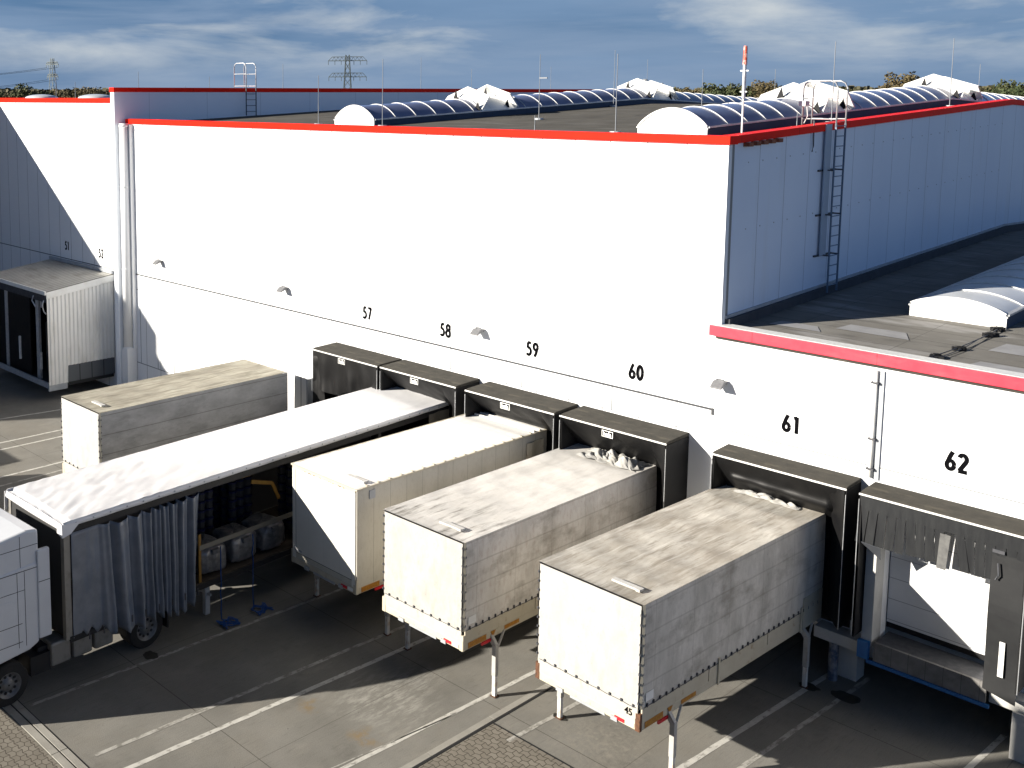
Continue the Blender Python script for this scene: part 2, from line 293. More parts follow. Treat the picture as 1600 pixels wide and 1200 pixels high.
# ------------------------------------------------------------------ mesh helpers
SPLIT = {'pipe_clip': 8, 'frame_post': 8, 'side_board': 24, 'side_fairing': 8, 'buffer_ledge': 8, 'door_post': 8, 'support_post': 8, 'landing_leg': 8, 'chassis_beam': 8, 'side_post': 8, 'front_post': 8, 'front_buffer': 8, 'marker_strip': 8, 'wall_bracket': 24, 'orange_marking': 8, 'roof_batten': 8, 'corner_casting': 8, 'clamp': 8, 'yellow_band': 8, 'side_rail': 8, 'stile': 8, 'base_panel': 8}
class MB:
    def __init__(s): s.v = []; s.f = []; s.smooth = False; s.mi = []
    def add(s, vs, fs):
        n = len(s.v); s.v += [tuple(v) for v in vs]; s.f += [tuple(i+n for i in f) for f in fs]; return s
    def box(s, x0, x1, y0, y1, z0, z1, rz=0, piv=None, rx=0):
        vs = [Vector((x, y, z)) for x in (x0, x1) for y in (y0, y1) for z in (z0, z1)]
        if rz or rx:
            p = Vector(piv or ((x0+x1)/2, (y0+y1)/2, (z0+z1)/2)); mm = Matrix.Rotation(rz, 3, 'Z') @ Matrix.Rotation(rx, 3, 'X')
            vs = [p+mm@(v-p) for v in vs]
        return s.add(vs, [(0, 1, 3, 2), (4, 6, 7, 5), (0, 4, 5, 1), (2, 3, 7, 6), (0, 2, 6, 4), (1, 5, 7, 3)])
    def bar(s, a, b, w, h=None, up=(0, 0, 1)):
        a = Vector(a); b = Vector(b); d = (b-a).normalized(); h = h or w
        u = Vector(up)
        if abs(d.dot(u)) > .95: u = Vector((0, 1, 0))
        x = d.cross(u).normalized()*w/2; y = x.cross(d).normalized()*h/2
        vs = [p+sx*x+sy*y for p in (a, b) for sx, sy in ((-1, -1), (1, -1), (1, 1), (-1, 1))]
        return s.add(vs, [(0, 1, 2, 3), (7, 6, 5, 4), (0, 4, 5, 1), (1, 5, 6, 2), (2, 6, 7, 3), (3, 7, 4, 0)])
    def tube(s, pts, r, n=8, r2=None, cap=True):
        pts = [Vector(p) for p in pts]; rings = []
        for i, p in enumerate(pts):
            d = (pts[min(i+1, len(pts)-1)]-pts[max(i-1, 0)]).normalized()
            u = Vector((0, 0, 1)) if abs(d.z) < .9 else Vector((0, 1, 0))
            x = d.cross(u).normalized(); y = x.cross(d).normalized()
            rr = r if r2 is None else r+(r2-r)*i/max(1, len(pts)-1)
            rings.append([p+x*rr*math.cos(2*PI*k/n)+y*rr*math.sin(2*PI*k/n) for k in range(n)])
        vs = [v for g in rings for v in g]; fs = []
        for i in range(len(pts)-1):
            for k in range(n):
                fs.append((i*n+k, i*n+(k+1) % n, (i+1)*n+(k+1) % n, (i+1)*n+k))
        if cap: fs += [tuple(reversed(range(n))), tuple((len(pts)-1)*n+k for k in range(n))]
        s.add(vs, fs); return s
    def sheet(s, fn, nu, nv):
        vs = [fn(i/nu, j/nv) for j in range(nv+1) for i in range(nu+1)]
        return s.add(vs, [(j*(nu+1)+i, j*(nu+1)+i+1, (j+1)*(nu+1)+i+1, (j+1)*(nu+1)+i) for j in range(nv) for i in range(nu)])
    def prism(s, poly, vec):
        """poly: list of 3d points (planar), swept by vec"""
        n = len(poly); v = Vector(vec); a = [Vector(p) for p in poly]
        return s.add(a+[p+v for p in a], [tuple(range(n)), tuple(reversed(range(n, 2*n)))]+[(i, n+i, n+(i+1) % n, (i+1) % n) for i in range(n)])
    def build(s, name, m, parent=None, label=None, smooth=False, bevel=0, solid=0):
        k = SPLIT.get(name)
        if k and len(s.v) > k and len(s.v) % k == 0:
            fk = k//8*6; o = None
            for i in range(len(s.v)//k):
                t = MB(); t.v = s.v[i*k:(i+1)*k]; t.f = [tuple(j-i*k for j in f) for f in s.f[i*fk:(i+1)*fk]]
                o = t.build_one(name, m, parent, label, smooth, bevel, solid)
            return o
        return s.build_one(name, m, parent, label, smooth, bevel, solid)
    def build_one(s, name, m, parent=None, label=None, smooth=False, bevel=0, solid=0):
        me = bpy.data.meshes.new(name); me.from_pydata(s.v, [], s.f); me.validate(); me.update()
        bm = bmesh.new(); bm.from_mesh(me); bmesh.ops.recalc_face_normals(bm, faces=bm.faces)
        if smooth:
            for f in bm.faces: f.smooth = True
        bm.to_mesh(me); bm.free()
        me.materials.append(m if not isinstance(m, str) else M[m])
        o = bpy.data.objects.new(name, me); scene.collection.objects.link(o)
        if parent: o.parent = parent
        if label: o['label'] = label
        if bevel:
            b = o.modifiers.new('b', 'BEVEL'); b.width = bevel; b.segments = 2; b.limit_method = 'ANGLE'
        if solid:
            b = o.modifiers.new('s', 'SOLIDIFY'); b.thickness = solid; b.offset = 0
        return o
def tag(o, label=None, cat=None, group=None, kind=None):
    if label: o['label'] = label
    if cat: o['category'] = cat
    if group: o['group'] = group
    if kind: o['kind'] = kind
    return o
def root(name, label, cat, loc=(0, 0, 0), rz=0, group=None):
    o = bpy.data.objects.new(name, None); scene.collection.objects.link(o); o.location = loc; o.rotation_euler = (0, 0, rz)
    return tag(o, label, cat, group)
KIDS = {}
def copy_tree(o, parent=None):
    c = o.copy(); scene.collection.objects.link(c)
    if parent: c.parent = parent
    for ch in [x for x in bpy.data.objects if x.parent == o]: copy_tree(ch, c)
    return c
def Box(*a, **k): return MB().box(*a, **k)

# ------------------------------------------------------------------ ground
g = MB(); g.add([(-3000, -3000, -.03), (3000, -3000, -.03), (3000, 3000, -.03), (-3000, 3000, -.03)], [(0, 1, 2, 3)])
tag(g.build('ground', 'far_ground'), 'flat open country far beyond the warehouses', kind='structure')
g = MB(); g.add([(-70, -60, 0), (40, -60, 0), (40, 8, 0), (-70, 8, 0)], [(0, 1, 2, 3)])
tag(g.build('yard', 'yard'), 'worn concrete loading yard', kind='structure')
# drainage channel across the yard, pavers behind it
g = MB(); g.add([(-60, -15.62, .004), (-.98, -15.62, .004), (-.98, -60, .004), (-60, -60, .004)], [(0, 1, 2, 3)])
tag(g.build('paving', 'pavers'), 'interlocking block paving beyond the drainage channel', kind='structure')
def kerbstones(x0, x1, y, w, along='x', z=.02):
    b = MB(); c = x0
    while c < x1:
        e = min(c+1.98, x1)
        if along == 'x': b.box(c, e, y, y+w, -.02, z)
        else: b.box(y, y+w, c, e, -.02, z)
        c += 2.0
    return b
k = kerbstones(-40, -.98, -15.60, .17)
tag(k.build('drainage_channel', 'kerb'), kind='structure')
k = kerbstones(-40, -.98, -15.39, .16)
tag(k.build('drainage_channel', 'kerb'), kind='structure')
tag(Box(-40, -.98, -15.43, -15.39, -.02, .006).build('drainage_slot', 'slot'), kind='structure')
tag(Box(-40, -.98, -15.23, -15.20, -.02, .008).build('drainage_slot', 'slot'), kind='structure')
k = kerbstones(-15.6, -5.0, -.97, .15, 'y', .012)
tag(k.build('drainage_channel', 'kerb'), kind='structure')
tag(Box(-.80, -.755, -15.6, -5.2, -.02, .008).build('drainage_slot', 'slot'), kind='structure')
g = MB(); g.add([(-.74, -7.72, .004), (6, -7.72, .004), (6, -40, .004), (-.74, -40, .004)], [(0, 1, 2, 3)])
tag(g.build('paving', 'pavers'), 'block paving behind the right hand bays', kind='structure')
tag(Box(-.74, 6, -7.74, -7.70, -.02, .007).build('drainage_slot', 'slot'), kind='structure')
def marking(pts, w, m='paint', z=.0045):
    b = MB(); (x0, y0), (x1, y1) = pts
    n = max(2, int(abs(y1-y0)/.25)); vs = []
    for i in range(n+1):
        t = i/n; x = x0+(x1-x0)*t+.012*noise.noise(Vector((x0, i*.4, 1))); y = y0+(y1-y0)*t
        vs += [(x-w/2*(1+.15*noise.noise(Vector((i*.9, x0, 3)))), y, z), (x+w/2*(1+.15*noise.noise(Vector((i*.9, x0, 7)))), y, z)]
    b.add(vs, [(2*i, 2*i+1, 2*i+3, 2*i+2) for i in range(n)])
    tag(b.build('bay_marking', m), 'painted bay line on the yard concrete', kind='structure')
for p, w, mm in ((((-8.02, -15.1), (-7.6, -4.5)), .10, 'paint_faded'), (((-5.42, -14.9), (-4.95, -4)), .11, 'paint_faded'),
                 (((-4.62, -15.1), (-4.1, -3)), .13, 'paint'), (((-1.74, -11.6), (-1.36, -3)), .11, 'paint'), (((-1.9, -11.6), (-1.52, -8)), .035, 'paint_faded'),
                 (((-.12, -8), (.2, -1)), .11, 'paint_faded'), (((2.75, -6.4), (3.2, .4)), .13, 'paint'), (((3.5, -6.4), (3.86, .4)), .11, 'paint_faded'),
                 (((6.45, -4), (6.7, .2)), .12, 'paint'),
                 (((-28.95, -6.8), (-28.3, -3)), .12, 'paint'), (((-25.9, -9), (-25.75, -3)), .11, 'paint'), (((-25.1, -9), (-24.95, -3)), .11, 'paint'),
                 (((-22.2, -10), (-22.3, -3)), .11, 'paint'), (((-21.4, -10), (-21.5, -3)), .11, 'paint_faded')):
    marking(p, w, mm)
def blob(x, y, rx, ry, seed, name, m, z=.0055, n=28):
    b = MB(); vs = [(x, y, z)]
    for i in range(n):
        a = 2*PI*i/n; q = 1+.35*noise.noise(Vector((math.cos(a)*1.6, math.sin(a)*1.6, seed)))
        vs.append((x+rx*q*math.cos(a), y+ry*q*math.sin(a), z))
    b.add(vs, [(0, i+1, (i+1) % n+1) for i in range(n)])
    return b.build(name, m)
M['puddle'] = mat('oil_stain', (.03, .028, .024), .6, col2=(.045, .042, .036), noise_scale=6, spec=.3)
for x, y, rx, ry, sd_ in ((3.85, -.85, .32, .22, 1), (3.1, -1.05, .22, .16, 2), (-8.1, -11.85, .22, .16, 3), (.05, -6.42, .17, .12, 4)):
    tag(blob(x, y, rx, ry, sd_, 'oil_stain', 'puddle'), 'dark oil stain on the yard concrete', kind='structure')

# ------------------------------------------------------------------ warehouse (main volume)
SL = .0400
wh = root('warehouse', 'tall white panelled warehouse with bright red roof edge, behind bays 57 to 60', 'warehouse', (0, 0, 0))
XL = -28.42
W1 = 12.43
Box(XL, 0, 0, .3, 0, W1).build('front_wall', 'wall_x', wh)
YR = 20.8; YB = 41.6
def gable(x0, x1, zf, s, base):
    return MB().prism([(x0, .3, base), (x0, .3, zf+.012), (x0, YR, zf+s*YR), (x0, YB, zf), (x0, YB, base)], (x1-x0, 0, 0))
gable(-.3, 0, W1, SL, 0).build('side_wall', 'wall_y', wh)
Box(XL, -.3, YB-.3, YB, 0, W1).build('rear_wall', 'wall_x', wh)
rf = MB(); RZ = 12.40
rf.add([(XL+.01, .3, RZ+.012), (-.3, .3, RZ+.012), (-.3, YR, RZ+SL*YR), (XL+.01, YR, RZ+SL*YR), (-.3, YB-.3, RZ+.012), (XL+.01, YB-.3, RZ+.012)], [(0, 1, 2, 3), (3, 2, 4, 5)])
rf.build('roof', 'roof', wh)
# red coping
c = MB(); c.box(XL, .06, -.07, .34, W1, 12.64)
c.build('roof_trim', 'red', wh)
c = MB()
c.prism([(-.34, .34, 12.45), (-.34, .34, 12.645), (-.34, YR, 12.645+SL*(YR-.3)), (-.34, YB, 12.645), (-.34, YB, 12.45), (-.34, YR, 12.45+SL*(YR-.3))], (.40, 0, 0))
c.build('roof_trim', 'red', wh)
# drip flashing seams on the front wall
sm = MB(); sm.box(XL+.35, -.02, -.022, 0, 5.662, 5.712); sm.build('drip_flashing', 'seam', wh)
sm = MB(); sm.box(XL+.35, -.02, -.008, 0, 4.985, 5.01)
sm.box(XL+.35, -18, -.010, 0, 1.62, 1.65)
for x in (-27.6, -26.2, -24.9, -24.3, -22.6, -21.9, -20.0, -18.6, -17.2, -16.4, -15.0): sm.box(x, x+.028, -.006, 0, 1.65, 4.985)
for x in (-26.6, -23.5, -20.8, -18.2, -15.2, -12.1, -9, -6.2, -3.1): sm.box(x, x+.030, -.007, 0, 5.01, 5.65)
sm.build('panel_joint', 'seam_soft', wh)
sm = MB(); sm.box(-.06, -.035, -.02, 0, 3.0, 5.675); sm.box(-.14, -.03, -.045, 0, 5.55, 5.72); sm.build('corner_flashing', 'seam', wh)
# corner trim and base flashing of the side wall
sm = MB(); sm.box(-.16, .012, -.014, .16, 7.9, W1); sm.build('corner_trim', 'wall', wh)
LR0, LS = 7.80, .0335       # lower roof plane
fl = MB()
for off0, off1, xx in ((.24, .31, .05),):
    fl.prism([(0, 0.16, LR0+off0), (0, .16, LR0+off1), (0, YR, LR0+LS*YR+off1), (0, YB, LR0+off1), (0, YB, LR0+off0), (0, YR, LR0+LS*YR+off0)], (xx, 0, 0))
fl.build('base_flashing', 'grey_flash', wh)
fl = MB(); fl.prism([(0, 0.16, LR0-.05), (0, .16, LR0+.24), (0, YR, LR0+LS*YR+.24), (0, YB, LR0+.24), (0, YB, LR0-.05), (0, YR, LR0+LS*YR-.05)], (.14, 0, 0))
fl.build('base_upstand', 'dark_flash', wh)
for i in range(5):
    y = .72+i*.39
    tag(Box(.0, .16, y, y+.22, 12.33+.04*y, 12.43+.04*y).build('overflow_port', 'rust_port', wh))
# screw dots along the side wall
sc = MB()
for i in range(26):
    for dz in (2.2, 3.9):
        y = 1.0+i*.75; sc.box(0, .012, y, y+.035, 8.0+.034*y+dz, 8.03+.034*y+dz)
sc.build('fixing_screw', 'grey_flash', wh)

# painted bay numbers
def stroke(mb, pts, w, y):
    pts = [Vector((p[0], 0, p[1])) for p in pts]; n = len(pts); vs = []
    for i, p in enumerate(pts):
        d = (pts[min(i+1, n-1)]-pts[max(i-1, 0)]).normalized(); q = Vector((-d.z, 0, d.x))*w/2
        vs += [p+q+Vector((0, y, 0)), p-q+Vector((0, y, 0))]
    mb.add(vs, [(2*i, 2*i+1, 2*i+3, 2*i+2) for i in range(n-1)])
def arc(cx, cz, rx, rz, a0, a1, n=14): return [(cx+rx*math.cos(R(a0+(a1-a0)*i/n)), cz+rz*math.sin(R(a0+(a1-a0)*i/n))) for i in range(n+1)]
DIG = {
 '0': [arc(.25, .5, .18, .43, 0, 360, 24)],
 '1': [[(.10, .86), (.30, .93)], [(.27, .98), (.27, 0)]],
 '2': [arc(.24, .71, .17, .22, 165, -30, 12)+[(.10, .08)], [(.05, .06), (.46, .06)]],
 '5': [[(.42, .93), (.12, .93)], [(.16, .93), (.13, .52)], arc(.21, .32, .20, .26, 120, -140, 16)],
 '6': [[(.34, 1.0), (.22, .72), (.11, .38)], arc(.26, .29, .17, .22, 0, 360, 24)],
 '7': [[(.05, .93), (.46, .93)], [(.40, .95), (.17, 0)]],
 '8': [arc(.25, .74, .15, .20, 0, 360, 20), arc(.25, .29, .185, .24, 0, 360, 22)],
 '9': [[(.16, 0), (.28, .28), (.39, .62)], arc(.24, .71, .17, .22, 0, 360, 24)],
}
def number(txt, x, z, h, y, parent):
    mb = MB(); adv = .58*h; x0 = x-adv*len(txt)/2+.04*h
    k_ = 0
    for i, chh in enumerate(txt):
        for st in DIG[chh]:
            stroke(mb, [(x0+i*adv+p[0]*h*1.0, z-h/2+p[1]*h) for p in st], .215*h, y-.0012*k_); k_ += 1
    o = mb.build('bay_number', 'print_black', parent, 'black painted number %s' % txt); return o
for t, x in (('57', -12.84), ('58', -9.25), ('59', -5.82), ('60', -2.36)): number(t, x, 6.22, .42, -.004, wh)

# ------------------------------------------------------------------ lower warehouse
lw = root('warehouse', 'low white warehouse with faded pink red roof edge, bays 61 and 62', 'warehouse', (0, 0, 0))
YL = -.08; XR = 24
LW = MB()
# front wall with door openings of bays 61 and 62
def front_with_holes(mb, x0, x1, z0, z1, holes, y0, y1):
    xs = sorted({x0, x1, *[h[0] for h in holes], *[h[1] for h in holes]})
    for a, b in zip(xs[:-1], xs[1:]):
        hs = [h for h in holes if h[0] <= a and h[1] >= b]
        if hs: 
            if hs[0][2] > z0: mb.box(a, b, y0, y1, z0, hs[0][2])
            mb.box(a, b, y0, y1, hs[0][3], z1)
        else: mb.box(a, b, y0, y1, z0, z1)
front_with_holes(LW, -.03, XR, 1.05, 7.62, [(.75, 3.1, 1.15, 4.2), (4.2, 6.6, 1.15, 4.2)], YL, .2)
LW.build('front_wall', 'wall', lw)
Box(-.03, XR, YL-.006, YL, 5.255, 5.28).build('drip_flashing', 'seam_soft', lw)
Box(-.06, XR, YL-.03, YL, 7.56, 7.625).build('gutter_edge', 'shelter_top', lw)
c = MB(); c.box(-.22, XR, YL-.10, .22, 7.63, 7.90); c.build('roof_trim', 'pinkred', lw, bevel=.012)
c = MB(); c.box(-.20, XR, YL-.09, .24, 7.902, 7.912); c.build('coping_strip', 'strip_white', lw)
lr = MB(); lr.add([(.0, .22, LR0), (XR, .22, LR0), (XR, YR, LR0+LS*YR), (.0, YR, LR0+LS*YR), (XR, YB, LR0), (.0, YB, LR0)], [(0, 1, 2, 3), (3, 2, 4, 5)])
M['low_roof'] = stain(stain(mat('low_roof_felt', (.145, .138, .125), .8, col2=(.185, .178, .162), noise_scale=.9, bump=.3, bump_scale=30, spec=.25), (.30, .295, .29), 1.1, (.3, 1.0, 1), .55, .66, .7, (1.3, .2, 0)), (.05, .048, .045), 2.5, (.3, 1, 1), .56, .75, .7)
lines(M['low_roof'], 'Y', 1.02, .03, (.05, .048, .045), .1, .8); lines(M['low_roof'], 'X', 2.6, .02, (.06, .058, .055), 1.1, .6)
lr.build('roof', 'low_roof', lw)
for i, (x0, x1, y0, y1) in enumerate(((2.0, 3.7, 1.9, 2.55), (.6, 1.9, 1.3, 1.8), (5.3, 9, 2.1, 3.0), (5.4, 9, .6, 1.0))):
    z = LR0+.006
    MB().add([(x0, y0, z+LS*y0), (x1, y0, z+LS*y0), (x1-.3, y1, z+LS*y1), (x0+.1, y1, z+LS*y1)], [(0, 1, 2, 3)]).build('roof_patch', mat('patch_felt_%d' % i, (.23, .23, .235), .6, col2=(.29, .29, .295), noise_scale=2, spec=.4), lw)
number('61', 1.93, 5.80, .42, YL-.004, lw); number('62', 5.51, 5.81, .42, YL-.004, lw)
# raised dock floor, posts and the dark space beneath
Box(-.03, XR, .2, 6, .95, 1.15).build('dock_floor', 'concrete_post', lw)
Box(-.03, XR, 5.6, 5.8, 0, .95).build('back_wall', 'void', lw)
p = MB()
for x0, x1 in ((3.30, 3.72), (7.0, 7.5)): p.box(x0, x1, -.02, .42, 0, 1.1)
p.build('support_post', 'concrete_post', lw, bevel=.01)
p = MB(); p.box(.1, .45, -.0, .4, 0, 1.05); p.box(-.9, -.5, .31, .5, 0, 1.05); p.build('support_post', 'concrete_post', lw)
p = MB(); p.box(2.9, 4.3, -.5, YL-.001, .98, 1.25); p.box(6.55, 7.6, -.5, YL-.001, .98, 1.25); p.box(.1, .9, -.5, YL-.001, .98, 1.25)
p.build('buffer_ledge', 'concrete_post', lw, bevel=.01)
# bay 62: door, posts, leveller
d = root('dock_door', 'white sectional door of bay 62 half lit by the sun', 'door', (0, 0, 0)); d.parent = lw
del d['category']
Box(4.22, 6.58, .21, .27, 1.62, 4.15).build('door_panel', 'door_white', d)
Box(4.22, 6.58, .20, .28, 1.50, 1.62).build('door_seal', 'black', d)
p = MB(); p.box(3.98, 4.2, -.55, YL-.001, 1.25, 4.2); p.box(6.6, 6.8, -.55, YL-.001, 1.25, 4.2); p.build('door_post', 'concrete_post', lw)
M['lip'] = lines(stain(mat('leveller_plate', (.17, .165, .16), .6, .3, col2=(.22, .215, .21), noise_scale=4), (.09, .085, .08), 3, (1, 1, 1), .5, .7, .6), 'X', .35, .01, (.05, .05, .05), .1, .7)
lv = root('dock_leveller', None, None); lv.parent = lw
Box(4.28, 6.52, -.62, -.56, .98, 1.42).build('lip_plate', 'lip', lv)
Box(4.28, 6.52, -.56, .2, 1.30, 1.40).build('platform', 'steel_dark', lv)
Box(4.15, 6.6, -.66, -.60, .90, .975).build('blue_beam', 'blue_paint', lv)
Box(3.95, 4.18, -.68, -.56, .98, 1.38).build('rubber_buffer', 'blue_paint', lw)
pl = MB(); pl.tube([(3.30, -.30, 0), (3.30, -.30, 1.15)], .11, 12); pl.build('wrapped_pipe', mat('foil_wrap', (.35, .37, .42), .35, .5, bump=1, bump_scale=14, col2=(.10, .14, .22), noise_scale=6, lo=.4, hi=.6), lw)
# right-hand low wall beside bay 62
tag(Box(7.02, 7.5, -.62, -.56, 0, 1.02).build('corner_post', 'concrete_post', lw))
# down pipe between bays 61 and 62
dp = root('downpipe', 'slim white downpipe on the wall between bay numbers 61 and 62', 'downpipe', (3.80, YL, 0))
mb = MB(); mb.tube([(0, -.07, 5.02), (0, -.07, 7.5)], .05, 10); mb.build('pipe', 'white_metal', dp, smooth=True)
mb = MB()
for z in (5.2, 5.9, 7.2): mb.box(-.08, .08, -.13, -.0, z, z+.04)
mb.build('pipe_clip', 'steel_dark', dp)
mb = MB(); mb.box(.06, .17, -.04, 0, 4.98, 7.5); mb.build('cover_strip', 'grey_flash', dp)

# ------------------------------------------------------------------ left warehouse, fire wall, unseen wing and block
lf = root('warehouse', 'left white warehouse with red roof edge, bays 51 and 52 under a shared canopy', 'warehouse', (0, 0, 0))
Box(-60, -28.78, 0, .3, 0, 13.35).build('front_wall', 'wall_x', lf)
Box(-60, -28.78, -.07, .34, 13.35, 13.56).build('roof_trim', 'red', lf)
MB().add([(-60, .34, 13.4), (-28.78, .34, 13.4), (-28.78, 42, 13.4), (-60, 42, 13.4)], [(0, 1, 2, 3)]).build('roof', 'roof', lf)
Box(-60, -28.78, 41.6, 42, 0, 13.5).build('rear_wall', 'wall_x', lf)
Box(-60, -28.78, -.02, 0, 5.64, 5.67).build('drip_flashing', 'seam', lf)
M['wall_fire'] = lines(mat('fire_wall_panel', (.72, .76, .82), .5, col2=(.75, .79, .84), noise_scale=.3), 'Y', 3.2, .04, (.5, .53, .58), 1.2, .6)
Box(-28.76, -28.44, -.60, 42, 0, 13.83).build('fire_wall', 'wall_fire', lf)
Box(-28.79, -28.41, -.63, 42.02, 13.83, 14.03).build('fire_wall_trim', 'red', lf)
number('51', -34.3, 6.30, .42, -.004, lf); number('52', -30.98, 6.28, .42, -.004, lf)
wg = root('warehouse', 'unseen warehouse wing added beside the left bays for the shadow slanting over the wall', 'warehouse', (-42.3, -29.6, 0))  # out of view, added to cast the slanting shadow on the left facade
Box(-25, 0, 0, 29.5, 0, 13.55).build('wall', 'wall_x', wg)
Box(-25.05, .04, -.04, 29.48, 13.55, 13.78).build('roof_trim', 'red', wg)
Box(-6, .01, 2.4, 7.2, 13.78, 14.75).build('roof_house', 'wall_x', wg)  # raised block shaped after the bump in that cast shadow
for yy_ in (.6, 1.5, 2.4): Box(-.06, .0, -yy_*.0+.0+yy_*0-.05, -yy_*0, 13.78, 14.0+yy_*.25).build('rail_post', 'galv', wg)
of = root('shadow_block', 'plain unseen block behind the camera, added to shade the yard near bay 62', 'building', (-8.6, -27, 0))  # added behind the camera to shade the yard and block sky light
Box(0, 36, -16, 0, 0, 12.1).build('wall', 'seam_soft', of)
Box(-.05, 36.05, -16.05, .05, 12.1, 12.4).build('roof_edge', 'grey_flash', of)
# big round duct in the corner
dp = root('downpipe', 'thick pale downpipe in the corner between the left and main warehouse', 'downpipe', (-28.17, -.30, 0))
mb = MB(); mb.tube([(0, 0, 2.3), (0, 0, 12.45)], .21, 20); mb.build('pipe', 'pipe_white', dp, smooth=True)
mb = MB(); mb.box(-.22, .26, -.22, .28, .0, 2.30); mb.build('boxed_base', 'pipe_white', dp)
mb = MB()
for z in (2.3, 5.9, 9.6, 12.3): mb.tube([(0, 0, z), (0, 0, z+.06)], .225, 20)
mb.build('collar', 'pipe_white', dp)
mb = MB(); mb.box(.20, .30, .1, .297, 2.3, 12.4); mb.build('cover_strip', 'pipe_white', dp)

# loading canopy of bays 51/52
cn = root('loading_canopy', 'corrugated loading canopy over bays 51 and 52', 'canopy', (-29.9, 0, 0))
XC0 = -6.15
mb = MB()
n = 15; yy = [-3.40+i*(3.40-.02)/n for i in range(n+1)]
def corr_x(t):
    q = (t*17) % 1
    return 0 if q < .45 else (.035 if .5 < q < .95 else .018)
def corr(u, v):
    y = -3.40+3.37*u
    zt = 4.70+.42*(y+3.4)/3.4; zb = .72 if y < -2.48 else 1.50
    return (corr_x(u), y, zb+(zt-zb)*v)
# side sheet with a step at the bottom
xs = [i/136 for i in range(137)]
vs = []; fs = []
for i, u in enumerate(xs):
    a = corr(u, 0); b = corr(u, 1); vs += [a, b]
fs = [(2*i, 2*i+2, 2*i+3, 2*i+1) for i in range(136)]
mb.add(vs, fs); mb.build('corrugated_side', 'corr', cn)
mb = MB(); mb.prism([(0.04, -3.44, 4.68), (.04, -3.44, 4.98), (.04, -.01, 5.42), (.04, -.01, 5.12)], (.03, 0, 0)); mb.build('side_fascia', 'white_metal', cn)
mb = MB(); mb.prism([(XC0, -3.44, 4.95), (XC0, -.01, 5.39), (XC0, -.01, 5.45), (XC0, -3.44, 5.01)], (-XC0+.05, 0, 0)); mb.build('roof', 'corr_roof', cn)
mb = MB(); mb.box(XC0, .04, -.12, -.022, 5.46, 5.60); mb.build('wall_flashing', 'grey_flash', cn)
mb = MB(); mb.box(XC0, .05, -3.52, -3.445, 4.86, 5.03); mb.build('gutter', 'white_metal', cn)
mb = MB(); mb.box(XC0, -.05, -3.30, -3.20, 4.45, 4.80); mb.build('head_beam', 'steel_dark', cn)
mb = MB(); mb.box(XC0, -.10, -3.30, -.03, .55, .72); mb.build('dock_deck', 'void', cn)
mb = MB(); mb.box(XC0, -.05, -3.38, -3.31, .55, .80); mb.box(-.12, .0, -3.4, -2.5, .45, .72); mb.build('deck_edge', 'grey_flash', cn)
mb = MB(); mb.box(-.10, -.03, -2.45, -.03, .72, 1.6); mb.build('plinth_panel', lines(mat('plinth_grey', (.10, .11, .12), .5), 'Y', .62, .04, (.01, .01, .01), 0, 1), cn)
mb = MB()
for x, z0, w in ((-.16, 1.0, .05), (-1.05, 4.1, .12), (-1.35, .72, .3), (-4.6, .72, .3)): mb.box(x-w, x, -3.15, -3.05, z0, 4.6 if w != .12 else 4.7)
mb.build('frame_post', 'galv', cn)
mb = MB(); mb.tube([(-.10, -3.5, 4.62), (-.10, -3.58, 4.4), (-.10, -3.5, 4.1), (.0, -3.45, 4.0)], .025, 6); mb.tube([(-1.1, -3.5, 4.7), (-1.05, -3.6, 4.5), (-.9, -3.5, 4.2)], .03, 6); mb.build('hanging_cable', 'galv', cn)
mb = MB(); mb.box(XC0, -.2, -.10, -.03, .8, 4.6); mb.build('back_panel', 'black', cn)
mb = MB(); mb.box(XC0-.05, XC0, -3.4, -.03, .7, 5.0); mb.build('inside_shade_end', 'black', cn)  # black closing sheet added to keep the canopy inside dark
mb = MB(); mb.box(XC0, -2.3, -3.12, -3.06, .72, 4.5); mb.build('shade_curtain', 'black_rubber', cn)  # black front sheet paints the dark inside behind the curtains
mb = MB(); mb.box(-.5, -.08, -3.2, -3.14, .72, 4.5); mb.build('shade_curtain', 'black_rubber', cn)  # narrow black sheet, same painted dark at the near end
mb = MB(); mb.sheet(lambda u, v: (-.6-1.5*u, -2.4+.12*math.sin(u*40), .9+2.3*v), 30, 4); mb.build('hanging_strip_curtain', mat('grey_strips', (.05, .055, .06), .4, col2=(.09, .095, .10), noise_scale=4, stretch=(6, 1, .3)), cn)
mb = MB(); mb.box(-1.25, -1.2, -3.2, -3.1, 1.2, 2.0); mb.box(-3.4, -3.3, -3.2, -3.1, 1.3, 2.4); mb.build('marker_strip', 'strip_white', cn)

# ------------------------------------------------------------------ wall lamps
def lamp(x, z, lab):
    y = 0 if x < 0 else YL
    r = root('wall_lamp', lab, 'wall lamp', (x, y, z), 0, 'wedge floodlights on the front wall'); r.scale = (.74, .74, .74)
    mb = MB(); mb.prism([(-.20, -.06, .0), (-.20, -.50, -.16), (-.20, -.50, -.11), (-.20, -.28, .07), (-.20, -.06, .07)], (.40, 0, 0)); mb.build('housing', 'lamp_grey', r, bevel=.008)
    mb = MB(); mb.add([(-.17, -.09, -.006), (.17, -.09, -.006), (.17, -.47, -.155), (-.17, -.47, -.155)], [(0, 1, 2, 3)]); mb.build('lens', 'glass_dark', r)
    mb = MB(); mb.bar((-.13, 0, -.06), (-.13, -.2, .12), .02); mb.bar((.13, 0, -.06), (.13, -.2, .12), .02); mb.bar((-.14, -.2, .12), (.14, -.2, .12), .02); mb.build('bracket', 'steel_dark', r)
LS_ = .74
lamp(-25.79, 6.52, 'small floodlight on the wall nearest the thick corner downpipe')
lamp(-17.24, 6.50, 'small floodlight on the wall left of number 57')
lamp(-7.77, 6.48, 'small floodlight on the wall between numbers 58 and 59')
